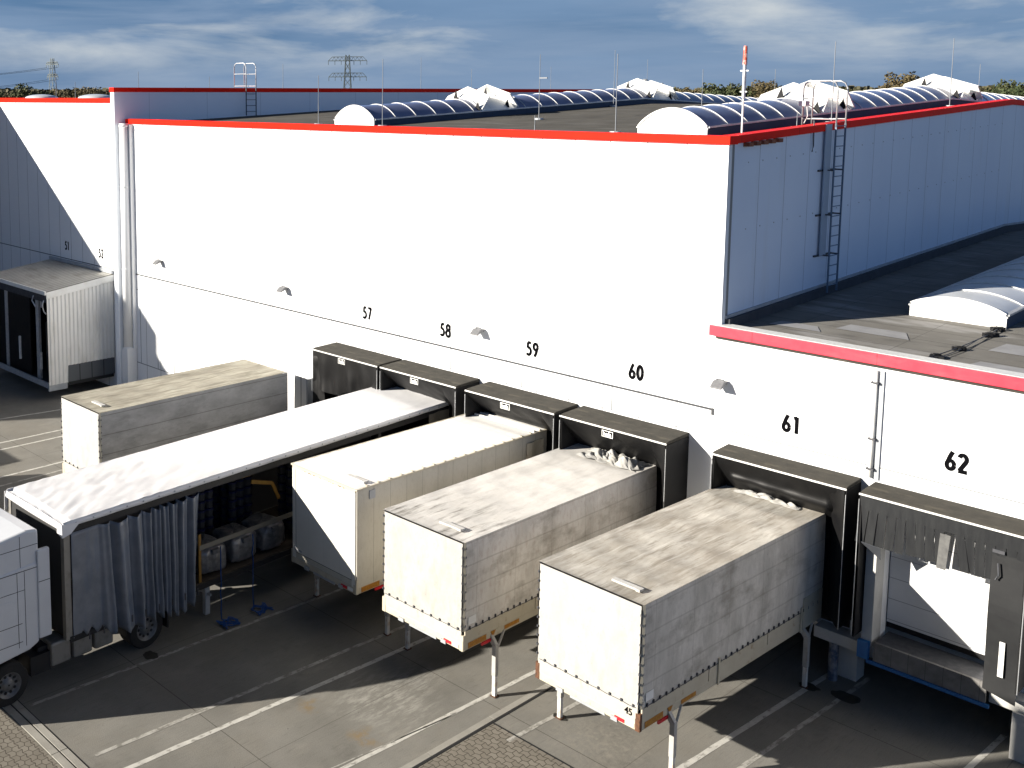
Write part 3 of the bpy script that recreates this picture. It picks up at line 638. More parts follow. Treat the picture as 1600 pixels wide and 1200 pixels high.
lamp(.16, 6.48, 'small floodlight on the low warehouse above left of number 61')

# ------------------------------------------------------------------ dock shelters
def text_obj(txt, size, parent, m, loc, rot, ext=.001, sx=1):
    cu = bpy.data.curves.new('lettering', 'FONT'); cu.body = txt; cu.size = size; cu.extrude = ext; cu.align_x = 'CENTER'; cu.align_y = 'CENTER'; cu.offset = .003
    o = bpy.data.objects.new('lettering', cu); scene.collection.objects.link(o); o.data.materials.append(M[m]); o.parent = parent; o.scale = (sx, 1, 1)
    bpy.context.view_layer.update(); me = bpy.data.meshes.new_from_object(o); me.materials.clear(); me.materials.append(M[m]); bpy.data.objects.remove(o)
    o = bpy.data.objects.new('lettering', me); scene.collection.objects.link(o); o.parent = parent; o.location = loc; o.rotation_euler = rot; o.scale = (sx, 1, 1)
    return o
def shelter(bay, x0, x1, depth, y0, kind, lab, tl=None, tr=None, plate=True, zt=4.93):
    r = root('dock_shelter', lab, 'dock shelter', (x0, y0, 0), 0, 'black dock shelters along the loading front')
    W = x1-x0; D = depth; zb = 1.55
    mb = MB(); mb.prism([(0, 0, zt-.09), (0, 0, zt), (0, -D+.10, zt-.03), (0, -D, zt-.06), (0, -D, zt-.11)], (W, 0, 0)); mb.build('top_cover', 'shelter_top', r, bevel=.01)
    for a, b in ((0, .05), (W-.05, W)):
        mb = MB(); mb.prism([(a, 0, zb), (a, 0, zt-.10), (a, -D+.02, zt-.12), (a, -D+.02, zb)], (b-a, 0, 0)); mb.build('side_panel', 'black', r)
    mb = MB(); mb.box(-.01, W+.01, -D-.018, -D-.001, zt-.100, zt-.062); mb.build('edge_strip', 'strip_white', r)
    for a in (0, W):
        mb = MB(); mb.tube([(a, -D-.012, zt-.2), (a, -D-.012, zb)], .009, 6); mb.build('edge_rod', 'galv' , r)
    tl = (tl if tl is not None else .35); tr = (tr if tr is not None else W-.35)
    sd = abs(hash_(bay))
    if kind == 'docked':
        mb = MB(); mb.box(.06, W-.06, -.045, -.025, 1.3, 4.6); mb.build('opening_shade', 'black', r)  # black panel over the wall paints the unlit opening
        zr = {58: 3.94, 59: 4.0, 60: 3.85, 61: 3.88}[bay]
        mb = MB()
        def fn(u, v):
            x = .03+(W-.06)*u; k = v
            yy = -D+(D-.22)*(k**1.2)+.03*noise.noise(Vector((u*9, v*3, sd))); zz = (zt-.12)-(zt-.12-zr)*k
            if bay == 61:   # pushed back into a roll above the trailer
                bul = math.exp(-((k-.62)/.16)**2)
                if .1 < u < .9: yy -= .16*bul; zz += .10*bul*(1-u)
            return (x, yy, zz)
        mb.sheet(fn, 40, 16); mb.build('header_curtain', 'black_rubber', r, smooth=True)
        for a, b in ((.03, tl), (W-.03, tr)):
            mb = MB()
            def fs(u, v, a=a, b=b):
                z = zb+(zt-.12-zb)*v
                yin = -.22 if z < zr else -.22-(z-zr)/(zt-.12-zr)*(D-.22)
                return (a+(b-a)*u*(1 if z < zr else 1), -D+(yin+D)*u+.03*noise.noise(Vector((u*3, v*6, sd+a))), z)
            mb.sheet(fs, 8, 24); mb.build('side_curtain', 'black_rubber', r, smooth=True)
    elif kind == 'empty':
        mb = MB()
        def fn(u, v):
            x = .03+(W-.06)*u; z = (zt-.12)-1.15*v-(.25*v if u < .62 else 0)*abs(math.sin(u*6))
            w = .10*v*noise.noise(Vector((u*6, v*1.5, 3.3)))+.05*v*math.sin(u*30)
            return (x, -D+.01+.12*v*math.sin(u*PI)+w, z)
        mb.sheet(fn, 60, 14); mb.build('header_curtain', 'black_rubber', r, smooth=True)
        for a, b in ((.03, .55), (W-.03, W-.6)):
            mb = MB(); mb.sheet(lambda u, v, a=a, b=b: (a+(b-a)*u, -D+.03+.05*u+.06*noise.noise(Vector((u*3, v*7, a))), zb+(zt-.2-zb)*v), 8, 24); mb.build('side_curtain', 'black_rubber', r, smooth=True)
        mb = MB(); mb.box(.3, W-.3, -.05, -.03, 1.5, 4.3); mb.build('opening_shade', 'black', r)  # black panel paints the shade inside the empty bay
        mb = MB(); mb.sheet(lambda u, v: (.75+.35*u, -.35+.05*math.sin(u*9), 2.2+1.9*v-.3*u), 10, 6); mb.build('inner_flap', mat('blue_grey_flap', (.04, .055, .075), .5), r)
    else:  # bay 62: header cut into strips
        mb = MB()
        mb.add([(.02, -D+.005, zt-.12), (W-.02, -D+.005, zt-.12), (W-.02, -D+.03, zt-.42), (.02, -D+.03, zt-.42)], [(0, 1, 2, 3)])
        rnd = random.Random(4); x = .02; k = 0
        while x < W-.06:
            w = .19; tilt = rnd.uniform(-.012, .012); yo = rnd.uniform(-.015, .02)
            ln = .76+rnd.uniform(-.015, .02)
            if k < 5: tilt = -.10+.015*k; ln = .80
            if k == 9: x += w; k += 1; continue
            if k == 10: tilt = .12
            mb.add([(x, -D+.03+yo*.2, zt-.42), (min(x+w-.012, W-.02), -D+.03+yo*.2, zt-.42), (min(x+w-.012, W-.02)+tilt, -D+.10+yo, zt-.42-ln), (x+tilt, -D+.10+yo, zt-.42-ln)], [(0, 1, 2, 3)])
            x += w; k += 1
        mb.build('header_curtain', mat('strip_curtain', (.010, .011, .013), .5, col2=(.019, .0205, .022), noise_scale=3, stretch=(4, 1, .6)), r, solid=.008)
        mb = MB(); mb.add([(1.66, -D-.02, zt-.46), (1.86, -D-.02, zt-.46), (1.78, -D+.06, zt-1.26), (1.60, -D+.06, zt-1.26)], [(0, 1, 2, 3)]); mb.build('torn_strip', mat('worn_strip', (.10, .10, .10), .4, col2=(.15, .15, .145), noise_scale=9), r, solid=.01)
        mb = MB(); mb.add([(.05, -D+.05, 3.75), (.48, -D+.05, 3.72), (.40, -.5, 3.35)], [(0, 1, 2)]); mb.build('corner_flap', mat('flap_grey', (.06, .065, .075), .5), r, solid=.01)
        mb = MB(); mb.sheet(lambda u, v: (W-.03-.60*u, -D+.03+.02*math.sin(v*9), 1.42+(3.35)*v-.14*(1-u)*(1-v)), 6, 16); mb.build('side_curtain', mat('side_flap', (.009, .0095, .011), .5, col2=(.014, .015, .016), noise_scale=3), r, solid=.01)
        mb = MB(); mb.box(W-.37, W-.27, -D-.012, -D+.0, 1.80, 2.55); mb.build('guide_marker', 'strip_white', r)
        mb = MB(); mb.tube([(W-.5, -D-.02, zt-.75), (W-.47, -D-.04, zt-1.0), (W-.52, -D-.04, zt-1.1)], .018, 6); mb.box(W-.62, W-.4, -D-.005, -D+.02, zt-.55, zt-.48); mb.build('pull_hook', 'steel_dark', r)
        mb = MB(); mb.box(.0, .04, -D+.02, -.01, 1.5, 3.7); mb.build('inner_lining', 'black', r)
    if plate:
        px = W*.47
        mb = MB(); mb.box(px-.17, px+.17, -D-.012, -D-.002, zt-.32, zt-.145); pb = mb.build('name_plate', 'print_white', r)
        mb = MB(); mb.box(px-.155, px+.155, -D-.014, -D-.012, zt-.305, zt-.16); mb.build('plate_field', 'print_black', pb)
        text_obj('hafa', .17, pb, 'print_white', (px, -D-.016, zt-.235), (PI/2, 0, 0), sx=.95)
    return r
def mould(m):
    nt = m.node_tree; tc = N(nt, 'ShaderNodeTexCoord'); sp = N(nt, 'ShaderNodeSeparateXYZ'); nt.links.new(tc.outputs['Object'], sp.inputs[0])
    r1 = N(nt, 'ShaderNodeMapRange'); r1.inputs['From Min'].default_value = 3.2; r1.inputs['From Max'].default_value = .9; nt.links.new(sp.outputs['Y'], r1.inputs['Value'])
    mp = N(nt, 'ShaderNodeMapping'); mp.inputs['Scale'].default_value = (3.6, .55, 1); mp.inputs['Location'].default_value = (1.2, .3, 0); nt.links.new(tc.outputs['Object'], mp.inputs[0])
    n = N(nt, 'ShaderNodeTexNoise'); n.inputs['Scale'].default_value = 1.3; n.inputs['Detail'].default_value = 9; n.inputs['Roughness'].default_value = .68; nt.links.new(mp.outputs[0], n.inputs[0])
    r2 = N(nt, 'ShaderNodeMapRange'); r2.inputs['From Min'].default_value = .50; r2.inputs['From Max'].default_value = .66; nt.links.new(n.outputs['Fac'], r2.inputs['Value'])
    mu = N(nt, 'ShaderNodeMath', operation='MULTIPLY'); nt.links.new(r1.outputs[0], mu.inputs[0]); nt.links.new(r2.outputs[0], mu.inputs[1])
    return layer(m, (.13, .12, .105), mu.outputs[0])
mould(M['tarp60_roof'])
def hash_(b): return (b*37 % 101)/7.0
shelter(57, -14.41, -11.17, 1.15, 0, 'empty', 'empty dock shelter with sagging curtains under number 57')
shelter(58, -11.05, -7.80, 1.12, 0, 'docked', 'dock shelter taking the white roofed curtain trailer under number 58', -.1, 2.35)
shelter(59, -7.41, -4.18, 1.12, 0, 'docked', 'dock shelter pressed on the white box body under number 59', -.1, 2.6)
shelter(60, -3.99, -.74, 1.10, 0, 'docked', 'dock shelter over the mould streaked tarpaulin body under number 60', .05, 2.62)
shelter(61, .38, 3.60, .80, YL, 'docked', 'dock shelter with rolled shiny header on the low warehouse under number 61', .12, 2.7, plate=False)
shelter(62, 3.90, 7.15, .82, YL, 'strips', 'open dock shelter with a header of hanging strips under number 62', plate=False)
# grey board beside shelter 57
bd = MB(); bd.box(-.03, .03, -.35, .35, 0, 3.6)
o = bd.build('guard_board', 'grey_flash'); o.location = (-15.0, -.55, 0); tag(o, 'plain grey board standing left of the empty shelter 57', 'board')

# ------------------------------------------------------------------ swap bodies
def swap_body(loc, rz, L_, zb, zt, mats, lab, W=2.55, rigid=False, seed=1, sag=.03, number45=False, cover=None, roofplate=(.62, .82), leg_y=(1.0, 6.45)):
    r = root('swap_body', lab, 'swap body', loc, rz, 'swap bodies parked at the dock')
    roofm, sidem, frontm = mats
    zl = zb+.46   # lower board line
    nz = lambda a, b, c: noise.noise(Vector((a, b, c+seed*7.3)))
    if rigid:
        mb = MB(); mb.box(0.01, W-.01, .02, L_, zb+.12, zt-.03); mb.build('box_body', sidem, r, bevel=.01)
        mb = MB(); mb.box(.05, W-.05, 0, .018, zb+.32, zt-.12); mb.build('front_wall', frontm, r)
        mb = MB()
        mb.sheet(lambda u, v: (W*u, L_*v, zt-.028+.003*math.sin(v*L_*2*PI/.45)+(.01 if .02 < u < .98 else 0)), 20, 200); mb.build('roof', roofm, r, smooth=True)
        mb = MB(); mb.box(-.012, .05, -.012, L_, zt-.06, zt-.022); mb.box(W-.05, W+.012, -.012, L_, zt-.06, zt-.022); mb.box(.05, W-.05, -.012, .05, zt-.12, zt-.022); mb.build('roof_rail', 'cream_frame', r)
        mb = MB()
        for i in range(18): mb.box(W-.10, W-.02, .35+i*.4, .42+i*.4, zt-.02, zt-.004)
        mb.build('rail_rivet', 'cream_frame', r)
        mb = MB(); mb.box(.05, .17, -.010, .0, zb+.17, zt-.12); mb.box(W-.17, W-.05, -.010, .0, zb+.17, zt-.12); mb.build('front_edge_profile', frontm, r)
        mb = MB(); mb.box(.172, .182, -.004, .0, zb+.32, zt-.12); mb.box(W-.182, W-.172, -.004, .0, zb+.32, zt-.12); mb.box(.18, W-.18, -.004, 0, zb+.32, zb+.332); mb.build('front_joint', 'seam', r)
        mb = MB()
        for q_ in range(9): mb.box(.55+q_*.19+.04*math.sin(q_*5), .60+q_*.19+.06*math.sin(q_*3), -.016, -.012, zt-.11-.01*math.sin(q_), zt-.095)
        mb.build('rust_spot', 'rust', r)
        mb = MB(); mb.box(W-.002, W+.012, .42, .62, zt-.36, zt-.14); mb.build('side_vent', 'grey_flash', r)
        mb = MB(); mb.box(.12, .42, -.012, -.002, zb+.36, zb+.42); mb.box(.12, .2, -.012, -.002, zb+.42, zb+.5); mb.build('front_scuff', 'grey_flash', r)
        mb = MB(); mb.sheet(lambda u, v: (W+.02+.03*math.sin(u*7), L_-.95+.75*u, zt-.25-2.0*v), 8, 6); mb.build('rear_door_flap', 'cream_frame', r, solid=.02)
        mb = MB(); mb.box(.1, W-.05, L_-.55, L_-.50, zt-.02, zt+.03); mb.box(.1, W-.05, L_-.30, L_-.26, zt-.02, zt+.02); mb.build('roof_batten', roofm, r)
    else:
        def roof(u, v):
            x = W*u; y = L_*v
            e = min(u, 1-u)*2
            z = zt-sag*math.sin(PI*min(1, e*2)/2)*(.5+.5*abs(math.sin(v*PI*7)))+.012*nz(x*2, y*2, 0)+.010*nz(x*6, y*2, 2)
            if u in (0, 1) or v in (0, 1): z = zt-.004
            return (x, y, z)
        mb = MB(); mb.sheet(roof, 30, 84); mb.build('roof_tarpaulin', roofm, r, smooth=True)
        for s_, nm in ((1, 'side_tarpaulin'), (0, 'side_tarpaulin')):
            def side(u, v, s_=s_):
                y = .04+(L_-.04)*u; z = zl+(zt-.01-zl)*v
                bul = .018*math.sin(PI*v)+.014*nz(y*1.5, z*1.2, 5)*min(1, 4*v*(1-v)+.2)+.004*nz(y*9, z*1.5, 9)
                return ((W+bul) if s_ else (-bul), y, z)
            mb = MB(); mb.sheet(side, 80, 24); mb.build(nm, sidem, r, smooth=True)
        def fr(u, v):
            x = .05+(W-.10)*u; z = zl+(zt-.04-zl)*v; k = min(1, 6*v*(1-v)*4*u*(1-u))
            return (x, -.006-.02*k+.022*k*nz(x*2, z*2, 11)+.006*nz(x*7, z*3, 3), z)
        mb = MB(); mb.sheet(fr, 30, 30); mb.build('front_tarpaulin', frontm, r, smooth=True)
        mb = MB(); mb.box(.02, W-.02, .03, L_, zl, zt-.1); mb.build('inner_frame', 'void', r)
        # lower drop boards
        mb = MB()
        for x0, x1 in ((-.004, .03), (W-.03, W+.004)):
            n = 3; seg = (L_-.12)/n
            for i in range(n): mb.box(x0, x1, .06+i*seg, .06+(i+1)*seg-.03, zb+.17, zl-.005)
        mb.build('side_board', 'cream_frame', r)
        mb = MB(); mb.box(.06, W-.06, -.004, .03, zb+.17, zl-.005); mb.build('front_board', M['cream_front'], r)
        # lashing rings and cord
        mb = MB()
        y = .18
        while y < L_-.1:
            mb.box(W+.006, W+.03, y, y+.035, zl+.0, zl+.075); mb.box(-.03, -.006, y, y+.035, zl+.0, zl+.075); y += .22
        x = .22
        while x < W-.15:
            mb.box(x, x+.035, -.035, -.01, zl+.0, zl+.06); x += .27
        z = zl+.1
        while z < zt-.1:
            mb.box(W-.05, W-.02, -.035, -.006, z, z+.045); mb.box(.02, .05, -.035, -.006, z, z+.045)
            mb.box(W+.004, W+.022, .03, .055, z, z+.045); z += .2
        mb.build('lashing_ring', 'steel_dark', r)
        mb = MB(); mb.tube([(W+.02, .1+(L_-.2)*i/40, zl+.012+.008*math.sin(i*2.1)) for i in range(41)], .007, 5)
        mb.tube([(.1+(W-.2)*i/14, -.025, zl+.010+.008*math.sin(i*2.3)) for i in range(15)], .007, 5)
        mb.tube([(W-.035, -.03, zl+(zt-zl-.1)*i/14) for i in range(15)], .006, 5); mb.build('lashing_cord', 'steel_dark', r)
        # worn corner binding
        mb = MB(); mb.sheet(lambda u, v: (W-.02+.035*u, -.012+.02*nz(0, v*9, 2)*.5+(.05*u), zl+(zt-zl)*v), 2, 40); mb.build('corner_binding', 'cream_frame', r)
    if not rigid:
        for y_ in (2.75, 6.25):
            mb = MB(); mb.box(W+.006, W+.035, y_, y_+.06, zb-.02, zl+.12); mb.build('side_stanchion', 'cream_frame', r)
        mb = MB(); mb.box(W+.002, W+.03, 6.35, L_-.02, zb+.05, zl+.32); mb.build('rear_side_panel', 'cream_frame', r, bevel=.005)
    # bottom frame
    mb = MB(); mb.box(0, W, 0, .10, zb, zb+.165); mb.box(0, .10, .1, L_, zb, zb+.165); mb.box(W-.10, W, .1, L_, zb, zb+.165); mb.box(0.1, W-.1, L_-.1, L_, zb, zb+.165)
    for x in (.85, 1.65): mb.box(x, x+.12, .1, L_-.1, zb+.01, zb+.16)
    mb.build('bottom_frame', 'cream_frame', r, bevel=.008)
    mb = MB(); mb.box(.1, W-.1, .1, L_-.1, zb+.162, zb+.17); mb.build('underfloor', 'void', r)
    mb = MB()
    for x in (.0, W-.09):
        mb.box(x-.006, x+.096, -.008, .06, zb, zb+.36)
    mb.box(W-.10, W-.004, -.014, -.008, zb+.0, zb+.24); mb.build('corner_casting', 'rust' if number45 else 'cream_frame', r)
    mb = MB(); mb.box(.9, 1.75, -.012, -.001, zb-.03, zb+.03); mb.box(.55, .72, -.03, .0, zb-.02, zb+.07); mb.box(1.9, 2.05, -.03, 0, zb-.02, zb+.07); mb.build('front_buffer', 'grey_flash', r)
    # legs
    for ly in leg_y:
        for s_ in (0, 1):
            xx = -.11 if s_ == 0 else W+.11; d = -1 if s_ else 1
            mb = MB(); mb.box(xx-.045, xx+.045, ly-.045, ly+.045, .02, .55); mb.build('leg', 'leg_white', r, bevel=.006)
            lg = r_last = bpy.context.scene.objects[-1] if False else None
            mb = MB(); mb.box(xx-.055, xx+.055, ly-.055, ly+.055, .50, zb-.12)
            mb.bar((xx, ly, zb-.15), (xx+d*.16, ly, zb+.05), .09, .12); mb.bar((xx, ly+.03, zb-.30), (xx+d*.10, ly+.42, zb+.04), .045)
            mb.build('leg_bracket', 'leg_grey', r, bevel=.006)
            mb = MB(); mb.box(xx-.075, xx+.075, ly-.075, ly+.075, .006, .022); mb.build('leg_foot', 'rust', r)
    # markings at the front right
    mb = MB(); mb.box(W+.003, W+.009, .16, .78, zb+.02, zb+.15); mb.box(W+.003, W+.009, 1.42, 1.95, zb+.05, zb+.14); mb.build('orange_marking', 'orange', r)
    mb = MB(); mb.prism([(W+.012, 1.10, zb+.16), (W+.012, .92, zb+.16), (W+.012, 1.01, zb-.0)], (.004, 0, 0)); mb.build('yellow_triangle', 'orange', r)
    mb = MB(); mb.box(W-.02, W+.02, .62, .98, zb-.07, zb-.01); mb.build('tail_lamp', 'red_lamp', r)
    mb = MB(); mb.box(1.98, 2.20, -.016, -.002, zb+.03, zb+.10); mb.build('reflector', 'red_lamp', r)
    mb = MB(); mb.box(2.24, 2.42, -.016, -.002, zb+.04, zb+.12); mb.build('number_plate', 'print_white', r)
    mb = MB(); mb.box(W+.016, W+.02, .14, .40, zl+.12, zl+.30)
    if not rigid: mb.build('document_pocket', 'print_white', r)
    # plate on the roof
    a = roofplate[0]*W
    mb = MB(); mb.box(a, a+.66, .40, .53, zt+.004, zt+.045, rz=.02); mb.box(a+.57, a+.66, .38, .42, zt+.0, zt+.05); mb.build('roof_plate', 'plate_grey', r)
    if number45:
        mb2 = MB(); 
        mb2.add([], [])
        text_obj('45', .2, r, 'print_black', (W-.26, -.014, zb+.32), (PI/2, 0, 0), sx=.9)
    return r
M['plate_grey'] = mat('plate_grey', (.42, .42, .40), .5, col2=(.50, .49, .47), noise_scale=9)
M['cream_front'] = stain(mat('cream_front_board', (.42, .40, .35), .5, col2=(.46, .44, .39), noise_scale=3), (.35, .20, .10), 5, (1, 1, .4), .60, .78, .6)
M['leg_white'] = stain(mat('leg_white', (.66, .65, .62), .5, col2=(.60, .58, .54), noise_scale=6), (.38, .18, .05), 7, (1, 1, .3), .56, .7, .8)
M['leg_grey'] = stain(mat('leg_grey', (.36, .35, .33), .5, col2=(.42, .41, .39), noise_scale=6), (.20, .11, .05), 7, (1, 1, .3), .60, .75, .7)
swap_body((.157, -7.46, 0), -.0333, 7.25, 1.36, 3.955, (M['tarp61_roof'], M['tarp61_side'], M['tarp61_front']), 'brown grey weathered tarpaulin swap body docked at bay 61, rust at its corner', seed=1, number45=True, roofplate=(.60, 0), leg_y=(1.0, 6.42))
swap_body((-4.085, -7.84, 0), -.0048, 7.62, 1.375, 3.90, (M['tarp60_roof'], M['tarp60_side'], M['tarp60_front']), 'pale tarpaulin swap body with black mould streaks on its roof, docked at bay 60', seed=2, roofplate=(.56, 0), leg_y=(.98, 6.5))
swap_body((-7.70, -7.67, 0), -.0125, 7.48, 1.32, 4.05, (M['box59_roof'], M['box59_side'], M['box59_front']), 'rigid cream white box swap body docked at bay 59, diagonal shadow on its front', rigid=True, seed=3, roofplate=(.68, 0), leg_y=(.97, 6.5))
b57 = swap_body((-17.72, -9.12, 0), 0.0, 7.5, 1.34, 3.95, (M['tarp57_roof'], M['tarp57_side'], M['tarp61_front']), 'brown roofed patched swap body standing clear of the wall left of bay 57', W=2.50, seed=4, roofplate=(.52, 0))

for i, (x_, y_) in enumerate(((-28.8, -17.2), (-24.5, -17.2))):  # out-of-view copies, added only to cast shadows on the left yard
    o = copy_tree(b57); o.location = (x_, y_, 0); o.rotation_euler = (0, 0, PI)
    o['label'] = ('unseen swap body added across the yard for its shadow, the one farther from the dock corner', 'unseen swap body added across the yard, its shadow reaching the bay lines')[i]
# crumpled tarpaulin ends lying on the roofs
def crumple(loc, w, d, h, seed, lab, m, rz=0, nu=60, nv=34):
    mb = MB()
    def fn(u, v):
        x = w*(u-.5); y = d*(v-.5)
        q_ = u*w*2.3+v*d*1.5
        rg = 1.1*abs(noise.noise(Vector((q_*1.3, v*1.6-u, seed))))+.35*abs(noise.noise(Vector((q_*2.6+3*v, v*3, seed+4))))
        env = min(1, 7*u, 7*(1-u), 6*v, 6*(1-v))
        x += .10*noise.noise(Vector((v*5, u*3, seed+8))); y += .12*noise.noise(Vector((u*5, v*3, seed+1)))
        return (x, y, .01+h*rg*env*1.5)
    mb.sheet(fn, nu, nv); o = mb.build('crumpled_tarpaulin', m, None, solid=.006); o.location = loc; o.rotation_euler = (0, 0, rz); tag(o, lab, 'tarpaulin', 'loose tarpaulin ends on the swap body roofs'); return o
M['grey_tarp'] = tarp('grey_loose_tarpaulin', (.34, .34, .34), (.42, .41, .39), (.20, .195, .17), (.26, .245, .19), .6, 0, .3)
crumple((-2.50, -.78, 3.92), 1.75, .86, .20, 3.0, 'crumpled grey tarpaulin heaped on the pale roof at bay 60', M['grey_tarp'])
crumple((1.62, -.50, 3.94), 1.6, .20, .09, 6.0, 'thin rolled tarpaulin edge under the shiny header at bay 61', M['grey_tarp'], rz=-.03, nv=12)

# ------------------------------------------------------------------ curtain-side semi-trailer
RZ58 = .060
st = root('curtain_trailer', 'long semi-trailer with white roof and drawn back grey side curtain, docked at bay 58', 'trailer', (-9.42, -14.15, 0), RZ58)
HW = 1.27; TL = 14.05; FZ = 1.22
def rz_(x, y):
    t = (x+HW)/(2*HW); return 4.09-.11*t+.02*math.sin(PI*t)
mb = MB()
def roofs(u, v):
    x = -HW-.01+(2*HW+.02)*u; y = -.03+TL*v
    env = max(0, 1-v*2.2)
    z = rz_(x, y)+.016*noise.noise(Vector((x*2+y*1.4, y*2-x*1.4, 1)))*(.3+env)+.022*env*noise.noise(Vector((x*5+y*3.5, y*1.2-x, 4)))
    if v < .01: z -= .05
    return (x, y, z)
mb.sheet(roofs, 40, 220); mb.build('roof_tarpaulin', 'semi_roof', st, smooth=True)
mb = MB(); mb.sheet(lambda u, v: (HW+.012+.02*v, -.02+TL*u, rz_(HW, 0)-.135*v+.004*math.sin(u*70)), 140, 2)
mb.sheet(lambda u, v: (-HW-.012-.02*v, -.02+TL*u, rz_(-HW, 0)-.13*v), 60, 2)
mb.sheet(lambda u, v: (-HW+.0+2*HW*u, -.035-.03*math.sin(v*2), rz_(-HW+2*HW*u, 0)-.04-.14*v-.04*math.sin(u*PI)*v), 30, 3)
mb.build('roof_skirt', 'semi_roof', st, smooth=True, solid=.008)
mb = MB(); mb.add([(HW+.04, -.06, rz_(HW, 0)-.04), (HW+.05, .42, rz_(HW, 0)-.08), (HW+.05, .16, rz_(HW, 0)-.30), (HW+.03, -.05, rz_(HW, 0)-.36), (HW-.14, -.08, rz_(HW, 0)-.26), (HW-.14, -.07, rz_(HW, 0)-.06)], [(0, 1, 2, 3), (0, 3, 4, 5)]); mb.build('corner_flap', 'semi_roof', st, solid=.01)
mb = MB(); mb.sheet(lambda u, v: (-HW-.03-.03*v, -.08+.18*u, 4.05-.55*v*(1-.4*u)), 3, 4); mb.build('corner_flap', 'semi_roof', st, solid=.01)
mb = MB()
for i in range(30): mb.box(HW+.03, HW+.042, .3+i*.47, .335+i*.47, rz_(HW, 0)-.10, rz_(HW, 0)-.065)
mb.build('roof_rivet', 'grey_flash', st)
mb = MB(); mb.box(HW-.06, HW+.006, .1, TL-.1, 3.66, 3.86); mb.box(-HW-.006, -HW+.06, .1, TL-.1, 3.70, 3.92); mb.build('side_rail', 'chassis', st)
mb = MB(); mb.box(-HW+.01, HW-.01, .02, .08, FZ, 3.88); mb.build('front_wall', 'void', st)
mb = MB(); mb.box(HW-.14, HW, .0, .16, FZ-.1, 3.85); mb.box(-HW, -HW+.12, .0, .16, FZ-.1, 3.85); mb.build('front_post', M['tank'], st)
mb = MB(); mb.sheet(lambda u, v: (-HW, .1+(TL-.2)*u, FZ+(3.72-FZ)*v), 10, 2); mb.build('far_side_curtain', mat('far_curtain', (.03, .03, .033), .7), st, solid=.01)
mb = MB(); mb.box(-HW+.01, HW-.01, .1, TL, FZ-.14, FZ); mb.build('load_floor', 'cargo_floor', st)
mb = MB(); mb.box(HW-.01, HW+.02, .1, TL, FZ-.17, FZ-.03); mb.build('side_rave', 'chassis', st)
mb = MB()
for y in (7.35, 10.7): mb.box(HW-.10, HW-.01, y, y+.12, FZ, 3.70)
mb.build('side_post', 'chassis', st)
mb = MB(); mb.box(HW-.03, HW+.03, 7.30, 7.47, 3.25, 3.62); mb.box(HW-.0, HW+.05, 7.28, 7.49, 3.25, 3.36); mb.build('post_bracket', 'grey_flash', st)
mb = MB(); mb.box(HW-.075, HW-.035, 3.95, 7.30, 2.08, 2.20); mb.build('side_lath', 'board', st)
mb = MB(); mb.box(HW-.07, HW-.04, 3.92, 4.0, FZ, 2.5); mb.build('yellow_post', 'yellow', st)
mb = MB()
for y0, y1 in ((3.9, 6.2), (6.4, 8.6), (9, 12)): mb.bar((-HW+.12, y0, 3.15), (-HW+.12, y1, 3.25), .03, .10)
mb.bar((HW-.3, 5.6, 3.55), (HW-.3, 7.2, 3.60), .03, .09); mb.bar((HW-.3, 7.6, 3.60), (HW-.3, 9.0, 3.63), .03, .09)
mb.bar((HW-.25, 5.9, 3.35), (HW-.2, 6.6, 3.15), .03, .10); mb.bar((HW-.2, 6.6, 3.15), (HW-.2, 6.85, 2.65), .03, .10)
mb.build('yellow_band', 'yellow', st)
# drawn side curtain, pleated
def pleat(u, v):
    y = .18+3.72*u
    fl_ = min(1, max(0, (u-.20)/.1))
    ph = 38*u+1.6*math.sin(9*u)+.9*v*math.sin(5*u)
    a = .15*fl_*(.65+.5*(1-v))
    x = HW+.02+.6*a+a*(abs(math.sin(ph*1.0))**.6*1.6-1+.28*math.sin(ph*3.7+1))+.03*noise.noise(Vector((u*9, v*3, 2)))
    zb = 1.06-.24*max(0, math.sin(u*3.1-.2))*(.3 if u < .45 else 1)+.07*math.sin(ph*2.0+1)+.12*math.sin(u*13)
    if u > .90: zb = .95
    zt = 3.68-.07*abs(math.sin(ph*1.0))*fl_
    yy = y+(.10 if u > .93 else 0)*(1-v)*-3*(u-.93)/.07
    return (x, yy, zb+(zt-zb)*v)
mb = MB(); mb.sheet(pleat, 300, 26); mb.build('side_curtain', 'curtain', st, smooth=True, solid=.004)
mb = MB(); mb.sheet(lambda u, v: (HW+.03+.02*math.sin(u*9), TL-1.05+1.0*u, 1.3+2.45*v), 12, 4); mb.build('rear_curtain', 'sheet_end', st, smooth=True)
mb = MB()
for i in range(9): mb.box(HW+.16, HW+.18, .5+i*.40, .53+i*.40, 1.05, 1.22)
mb.build('curtain_buckle', 'steel_dark', st)
